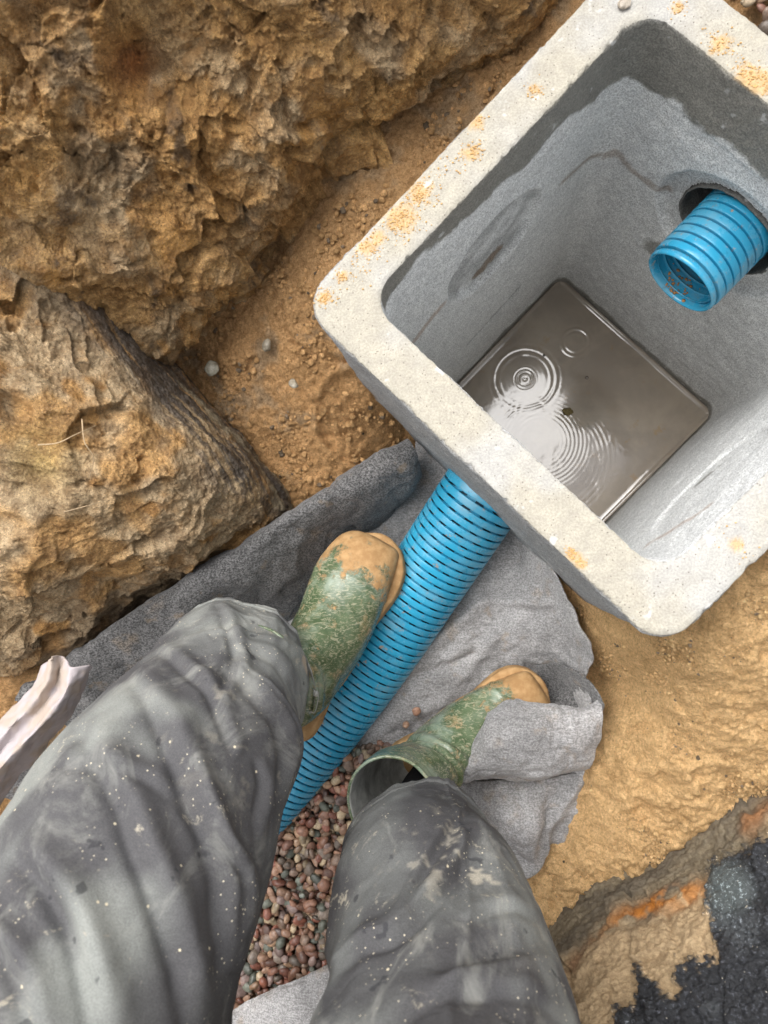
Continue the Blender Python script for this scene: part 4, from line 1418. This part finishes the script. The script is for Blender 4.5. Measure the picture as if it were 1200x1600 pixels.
def pix(p):
    q = (p - np.array([0, 0, CAM_Z])) @ ROT
    return np.stack([600 + FPX * q[:, 0] / -q[:, 2], 800 - FPX * q[:, 1] / -q[:, 2]], 1), -q[:, 2]

def fold_field(p, d3, folds):
    """creases of the cloth: each line is a rounded ridge with a sharper valley on one side"""
    uv, dep = pix(p)
    face = sstep(-.05, .35, -((p - np.array([0, 0, CAM_Z])) * d3).sum(1) / (np.linalg.norm(p - np.array([0, 0, CAM_Z]), axis=1)))
    out = np.zeros(len(p))
    wob = 5 * np.stack([fbm(p, .07, 2, off=91), fbm(p, .07, 2, off=92)], 1)
    uv = uv + wob
    for pts, w_, h in folds:
        L = _cr(np.array(pts, float), 24, 0)
        best = np.full(len(p), 1e9); side = np.zeros(len(p)); tt = np.zeros(len(p))
        for k in range(23):
            a, b = L[k], L[k + 1]
            e = b - a
            wv = uv - a
            t = np.clip((wv @ e) / (e @ e), 0, 1)
            dd = np.linalg.norm(wv - t[:, None] * e, axis=1)
            cr = e[0] * wv[:, 1] - e[1] * wv[:, 0]
            m = dd < best
            best = np.where(m, dd, best); side = np.where(m, np.sign(cr), side); tt = np.where(m, (k + t) / 23, tt)
        x = best * side
        env = np.sin(np.clip(tt, .0, 1) * math.pi) ** .5
        out += env * h * (np.exp(-(x / w_) ** 2) - .75 * np.exp(-((x - 1.25 * w_) / (w_ * .6)) ** 2))
    return out * face

FOLDS_A = [([(360, 1030), (410, 1085), (446, 1135), (452, 1200), (440, 1260)], 14, .011),
    ([(222, 1040), (270, 1120), (305, 1210), (338, 1300), (355, 1400), (362, 1520)], 22, .013),
    ([(150, 1120), (205, 1230), (235, 1320), (275, 1420), (300, 1520), (318, 1640)], 26, .014),
    ([(300, 1180), (335, 1300), (372, 1360), (378, 1460)], 14, .009),
    ([(30, 1300), (100, 1370), (150, 1480), (185, 1640)], 28, .014),
    ([(-40, 1420), (40, 1500), (90, 1640)], 24, .010),
    ([(285, 985), (345, 972), (420, 985), (485, 1030)], 9, -.007),
    ([(345, 940), (372, 985), (378, 1040), (350, 1100)], 10, .008),
    ([(240, 1000), (300, 1035), (350, 1100), (372, 1180)], 12, .007),
    ([(405, 1180), (415, 1240), (402, 1310)], 9, .006),
    ([(90, 1180), (200, 1190), (290, 1240)], 16, .005),
    ([(385, 1000), (430, 1030), (470, 1085)], 9, .006),
    ([(362, 1028), (413, 1083), (450, 1133), (456, 1200), (444, 1260)], 3.5, .002)]
FOLDS_B = [([(500, 1525), (560, 1482), (612, 1456), (650, 1411), (702, 1347), (729, 1287)], 16, .010),
    ([(495, 1530), (560, 1487), (614, 1461), (654, 1414), (706, 1349), (733, 1290)], 3.5, .0022),
    ([(688, 1226), (640, 1243), (605, 1262), (552, 1315), (535, 1370)], 14, .006),
    ([(742, 1255), (690, 1320), (655, 1376), (640, 1430)], 9, -.006),
    ([(640, 1560), (700, 1505), (790, 1478), (885, 1470)], 20, -.007),
    ([(560, 1620), (650, 1545), (760, 1530), (875, 1545)], 22, .007),
    ([(720, 1425), (770, 1405), (850, 1425)], 14, .005)]

def person():
    hipL = np.array([-.24, -.50, .86]); hipR = np.array([-.05, -.53, .86])
    org = np.array([-.12, -.45, 0])
    E = empty('person', tuple(org), 'person in muddy grey work trousers and green rubber boots standing over the blue pipe', 'person')
    # boots
    Lb = boot('boot', P(606, 850, .085), P(452, 1134, .115), 'green boot with a mud covered toe, close against the blue pipe', E, P(385, 1062, .33), roll=.16, mud=.98, mirror=-1, shaftr=.82, wf=1.06, seed=3)
    Rb = boot('boot', P(842, 1066, .045), P(628, 1200, .045), 'green boot half under the folded fabric, its open top showing', E, P(618, 1262, .29), roll=-.05, mud=1.12, mirror=1, wf=1.2, shaftr=1.12, seed=9)
    # trousers
    L = [(P(374, 1040, .235), .093), (P(357, 1066, .29), .100), (P(318, 1135, .385), .110), (P(258, 1240, .48), .120), (P(185, 1385, .55), .130), (P(110, 1570, .61), .136),
         (P(30, 1850, .69), .130), (np.array([-.24, -.48, .80]), .135), (np.array([-.18, -.53, .90]), .145)]
    Rr = [(P(648, 1335, .29), .092), (P(656, 1370, .34), .100), (P(672, 1432, .42), .111), (P(694, 1520, .49), .112), (P(704, 1640, .57), .113), (P(690, 1800, .65), .116),
          (np.array([.0, -.47, .77]), .133), (np.array([-.04, -.52, .85]), .14), (np.array([-.09, -.545, .90]), .145)]
    VV, FF, CCc = [], [], []
    base = 0
    for idx, sp in enumerate((L, Rr)):
        V, dr, path, R, th = leg_tube(sp, off=idx)
        seg, nt = V.shape[:2]
        p = V.reshape(-1, 3)
        d3 = dr.reshape(-1, 3)
        s = np.repeat(np.linspace(0, 8, seg), nt)
        TH = np.tile(th, seg)
        # folds: long ones along the leg, gathers at the hem
        q = np.stack([np.cos(TH) * 1.6, np.sin(TH) * 1.6, s * .42 + .25 * np.sin(TH * 1 + idx)], 1)
        f = ridged(q * [1, 1, .7], 1.0, 1, off=3 + idx * 7)
        f2 = fbm(q * np.array([2.4, 2.4, 1.5]), 1.0, 3, off=5 + idx * 3)
        big = fbm(p, .16, 2, off=idx * 9 + 2)
        gath = sstep(2.6, .2, s)
        tw = TH * 3 + s * 2.2
        d = .005 * (f - .35) + .008 * big + .002 * np.sin(tw + 2 * big) * gath
        # diagonal pulls from the knee
        dg = np.sin(TH * 4 - s * 1.6 + 2.5 * fbm(p, .2, 2, off=4))
        d += .001 * sstep(-.3, 1, dg) * sstep(1.2, 3, s)
        d += .0004 * fbm(p, .022, 3, .6)
        cq = np.stack([np.cos(TH) * 2.2, np.sin(TH) * 2.2, s * 1.1 + .8 * np.sin(TH + idx * 2 + .6)], 1) + .35 * np.stack([fbm(p, .1, 2, off=j * 3. + idx) for j in range(3)], 1)
        cre = ridged(cq, .9, 1, off=12 + idx * 5)
        d += .0008 * sstep(.5, 1.0, cre) - .0005 * sstep(.62, 1.0, ridged(cq, 1.3, 1, off=31 + idx))
        cre2 = ridged(cq * [1, 1, 2.2], .6, 1, off=52 + idx * 5)
        d += .0012 * sstep(.6, 1.0, cre2) * sstep(3.2, .4, s)
        # a sewn seam along the leg
        d += .0020 * np.exp(-((np.mod(TH - (.9 if idx else 2.6) - .08 * s + math.pi, 2 * math.pi) - math.pi) / .025) ** 2)
        d += .85 * fold_field(p, d3, FOLDS_B if idx else FOLDS_A)
        d += .0022 * sstep(.30, .26, s) - .0018 * np.exp(-((s - .30) / .02) ** 2)
        p = p + d3 * d[:, None]
        # uneven hem, folded double and stitched
        hm = sstep(1.2, 0, s)
        tdir = (path[1] - path[0]) / np.linalg.norm(path[1] - path[0])
        p = p + tdir * (hm * (.012 * np.sin(TH * 2 + 1.3 + idx * 2) + .004 * np.sin(TH * 3)))[:, None]
        dark = np.array([.092, .090, .093]); mid = np.array([.165, .168, .163]); pale = np.array([.27, .28, .26])
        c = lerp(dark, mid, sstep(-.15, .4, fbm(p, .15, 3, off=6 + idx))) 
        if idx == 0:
            # front of the thigh faded; inner side darker, partly shade put into the colour
            fade_shade = sstep(.02, -.10, p[:, 0] - p[:, 1] * .35 + .08)
            c = lerp(dark, c, .25 + .75 * fade_shade)
            c = lerp(c, pale, sstep(-.1, .5, fbm(p, .13, 3, off=26)) * fade_shade * .8)
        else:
            fade_shade = sstep(.02, .12, p[:, 0] + .1 * p[:, 1] + .06)
            c = lerp(c * .8, c, fade_shade)
            c = lerp(c, pale, sstep(-.1, .4, fbm(p, .1, 3, off=46)) * fade_shade * .9)
        ml = fbm(p, .035, 4, .65, off=77)
        zone = np.exp(-(np.linalg.norm(p - (P(350, 1170, .48) if idx == 0 else P(735, 1370, .50)), axis=1) / .07) ** 2)
        c = lerp(c, (.44, .40, .32), sstep(.30, .55, ml + .12 * zone) * zone * .7)
        if idx == 0:
            g = np.linalg.norm(p - P(470, 1040, .30), axis=1) + .01 * ml
            c = lerp(c, (.40, .33, .26), sstep(.020, .012, g))
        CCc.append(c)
        VV.append(p - org); FF.append(grid_faces(seg, nt, wrap=True) + base); base += len(p)
    # seat of the trousers
    T = 60; n2 = 120
    rings = []
    for k in range(T):
        f = k / (T - 1)
        zc = .80 + .26 * f
        wa = .185 * (1 - .55 * (1 - sstep(0, .35, f)) ** 2) ; wb = .135 * (1 - .5 * (1 - sstep(0, .35, f)) ** 2)
        th = np.linspace(0, 2 * math.pi, n2, endpoint=False)
        rings.append(np.stack([-.135 + wa * np.cos(th), -.56 + wb * np.sin(th), np.full(n2, zc)], 1))
    p = np.array(rings).reshape(-1, 3)
    p[:, :2] += (.006 * fbm(p, .08, 3))[:, None]
    VV.append(p - org); FF.append(grid_faces(T, n2, wrap=True) + base); base += len(p)
    CCc.append(np.tile([.10, .10, .11], (len(p), 1)))
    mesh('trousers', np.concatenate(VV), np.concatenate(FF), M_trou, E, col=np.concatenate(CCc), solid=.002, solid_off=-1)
    # the body inside the clothes: one continuous skinned figure from feet to waist
    bm = bpy.data.meshes.new('body')
    def v(p): return tuple(np.array(p) - org)
    hL, hR = (-.21, -.52, .88), (-.06, -.54, .88)
    nodes = [v((-.135, -.55, .92)), v((-.135, -.56, 1.02)), v(hL), v(P(180, 1395, .535)), v(P(350, 1100, .33)), v(P(440, 1085, .13)), v(P(530, 950, .08)),
             v(hR), v(P(696, 1540, .49)), v(P(640, 1290, .26)), v(P(662, 1215, .08)), v(P(740, 1140, .06)), v(P(40, 1800, .685)), v(P(692, 1800, .655))]
    ed = [(0, 1), (0, 2), (2, 12), (12, 3), (3, 4), (4, 5), (5, 6), (0, 7), (7, 13), (13, 8), (8, 9), (9, 10), (10, 11)]
    bm.from_pydata(nodes, ed, [])
    o = bpy.data.objects.new('body', bm); COL.objects.link(o); o.parent = E
    m = o.modifiers.new('skin', 'SKIN')
    rad = [.11, .12, .085, .062, .040, .026, .018, .085, .062, .040, .026, .018, .08, .08]
    for i, r in enumerate(rad): bm.skin_vertices[0].data[i].radius = (r, r)
    bm.skin_vertices[0].data[0].use_root = True
    s = o.modifiers.new('sub', 'SUBSURF'); s.levels = 2; s.render_levels = 2
    bm.materials.append(mat_plain('dark_sock', (.03, .03, .035), .9))
person()

# ------------------------------------------------------------------ pale cloth beside the trouser leg
def rag():
    T = table([
        [(66, 1040, .40), (58, 1066, .40), (28, 1098, .41), (-30, 1160, .42), (-110, 1260, .43)],
        [(78, 1028, .425), (74, 1062, .425), (42, 1108, .43), (-18, 1172, .44), (-100, 1272, .45)],
        [(98, 1026, .41), (86, 1075, .41), (52, 1122, .42), (-8, 1185, .43), (-90, 1285, .44)],
        [(110, 1042, .425), (100, 1085, .43), (62, 1135, .44), (2, 1198, .45), (-80, 1300, .46)],
        [(142, 1040, .41), (125, 1078, .40), (84, 1130, .41), (20, 1200, .42), (-65, 1310, .43)],
        [(138, 1052, .38), (126, 1090, .35), (92, 1145, .36), (32, 1215, .37), (-55, 1325, .38)]])
    G = patch(T, 70, 120)
    p = G.reshape(-1, 3)
    n = normals(G).reshape(-1, 3)
    p = p + n * (.004 * fbm(p, .03, 3))[:, None]
    o0 = p.mean(0)
    c = lerp((.42, .375, .38), (.40, .33, .28), sstep(0, .5, fbm(p, .04, 3)))
    o = mesh('cloth', p - o0, grid_faces(70, 120), None, col=c, solid=.002)
    o.location = o0
    b = MB('pale_pink_cloth'); a = b.attr()
    o.data.materials.append(b.done(a.outputs['Color'], .9, b.bump(b.noise(120, 4), .001, .5), .2))
    tag(o, 'crumpled pale pink cloth hanging beside the grey trouser leg', 'cloth')
rag()

# ------------------------------------------------------------------ small things
def root_fibre(pts, r, label):
    C = _cr(np.array([P(*q) for q in pts]), 60, 0)
    t, s, u = tube_rings(C + 1e-7)
    th = np.linspace(0, 2 * math.pi, 6, endpoint=False)
    R = r * np.linspace(1, .35, 60)
    V = C[:, None] + R[:, None, None] * (np.cos(th)[None, :, None] * s[:, None] + np.sin(th)[None, :, None] * u[:, None])
    o0 = C[0]
    o = mesh('root', V.reshape(-1, 3) - o0, grid_faces(60, 6, wrap=True), M_root)
    o.location = o0
    tag(o, label, 'root', 'dry roots hanging from the clay block')
M_root = mat_plain('dry_root', (.42, .31, .19), .9)
root_fibre([(60, 695, .42), (90, 692, .43), (120, 678, .43), (150, 665, .40)], .0009, 'thin pale root curling across the clay block, the upper one')
root_fibre([(128, 655, .41), (132, 690, .42), (146, 715, .41), (140, 745, .39)], .0009, 'thin pale root hanging downwards on the clay block')
root_fibre([(100, 800, .37), (130, 792, .39), (165, 782, .37)], .0008, 'short pale root at the lower part of the clay block')

def leaf():
    q = P(887, 643, WATER_Z + .0015)
    v, f = ico(3)
    vv = v * np.array([.0105, .008, .0035]) * (1 + .45 * perlin(v * 2.2 + 3))[:, None]
    o = mesh('leaf_clump', vv, f, mat_plain('rotten_leaf', (.13, .10, .04), .7, .5, 300))
    o.location = q
    tag(o, 'small brown clump of rotten leaf floating on the muddy water', 'debris')
    for u, v_, r, lab in ((850, 555, .0028, 'tiny air bubble on the water, the one nearer the drip rings'), (917, 590, .0035, 'air bubble on the water right of the drip rings')):
        vv, f = ico(3)
        o = mesh('bubble', vv * r * np.array([1, 1, .7]), f, M_bub)
        o.location = P(u, v_, WATER_Z + .0008)
        tag(o, lab, 'bubble')
b = MB('bubble_film')
M_bub = b.done((.12, .1, .08), .05, None, .8)
leaf()
print('faces', sum(len(o.data.polygons) for o in bpy.data.objects if o.type == 'MESH'))
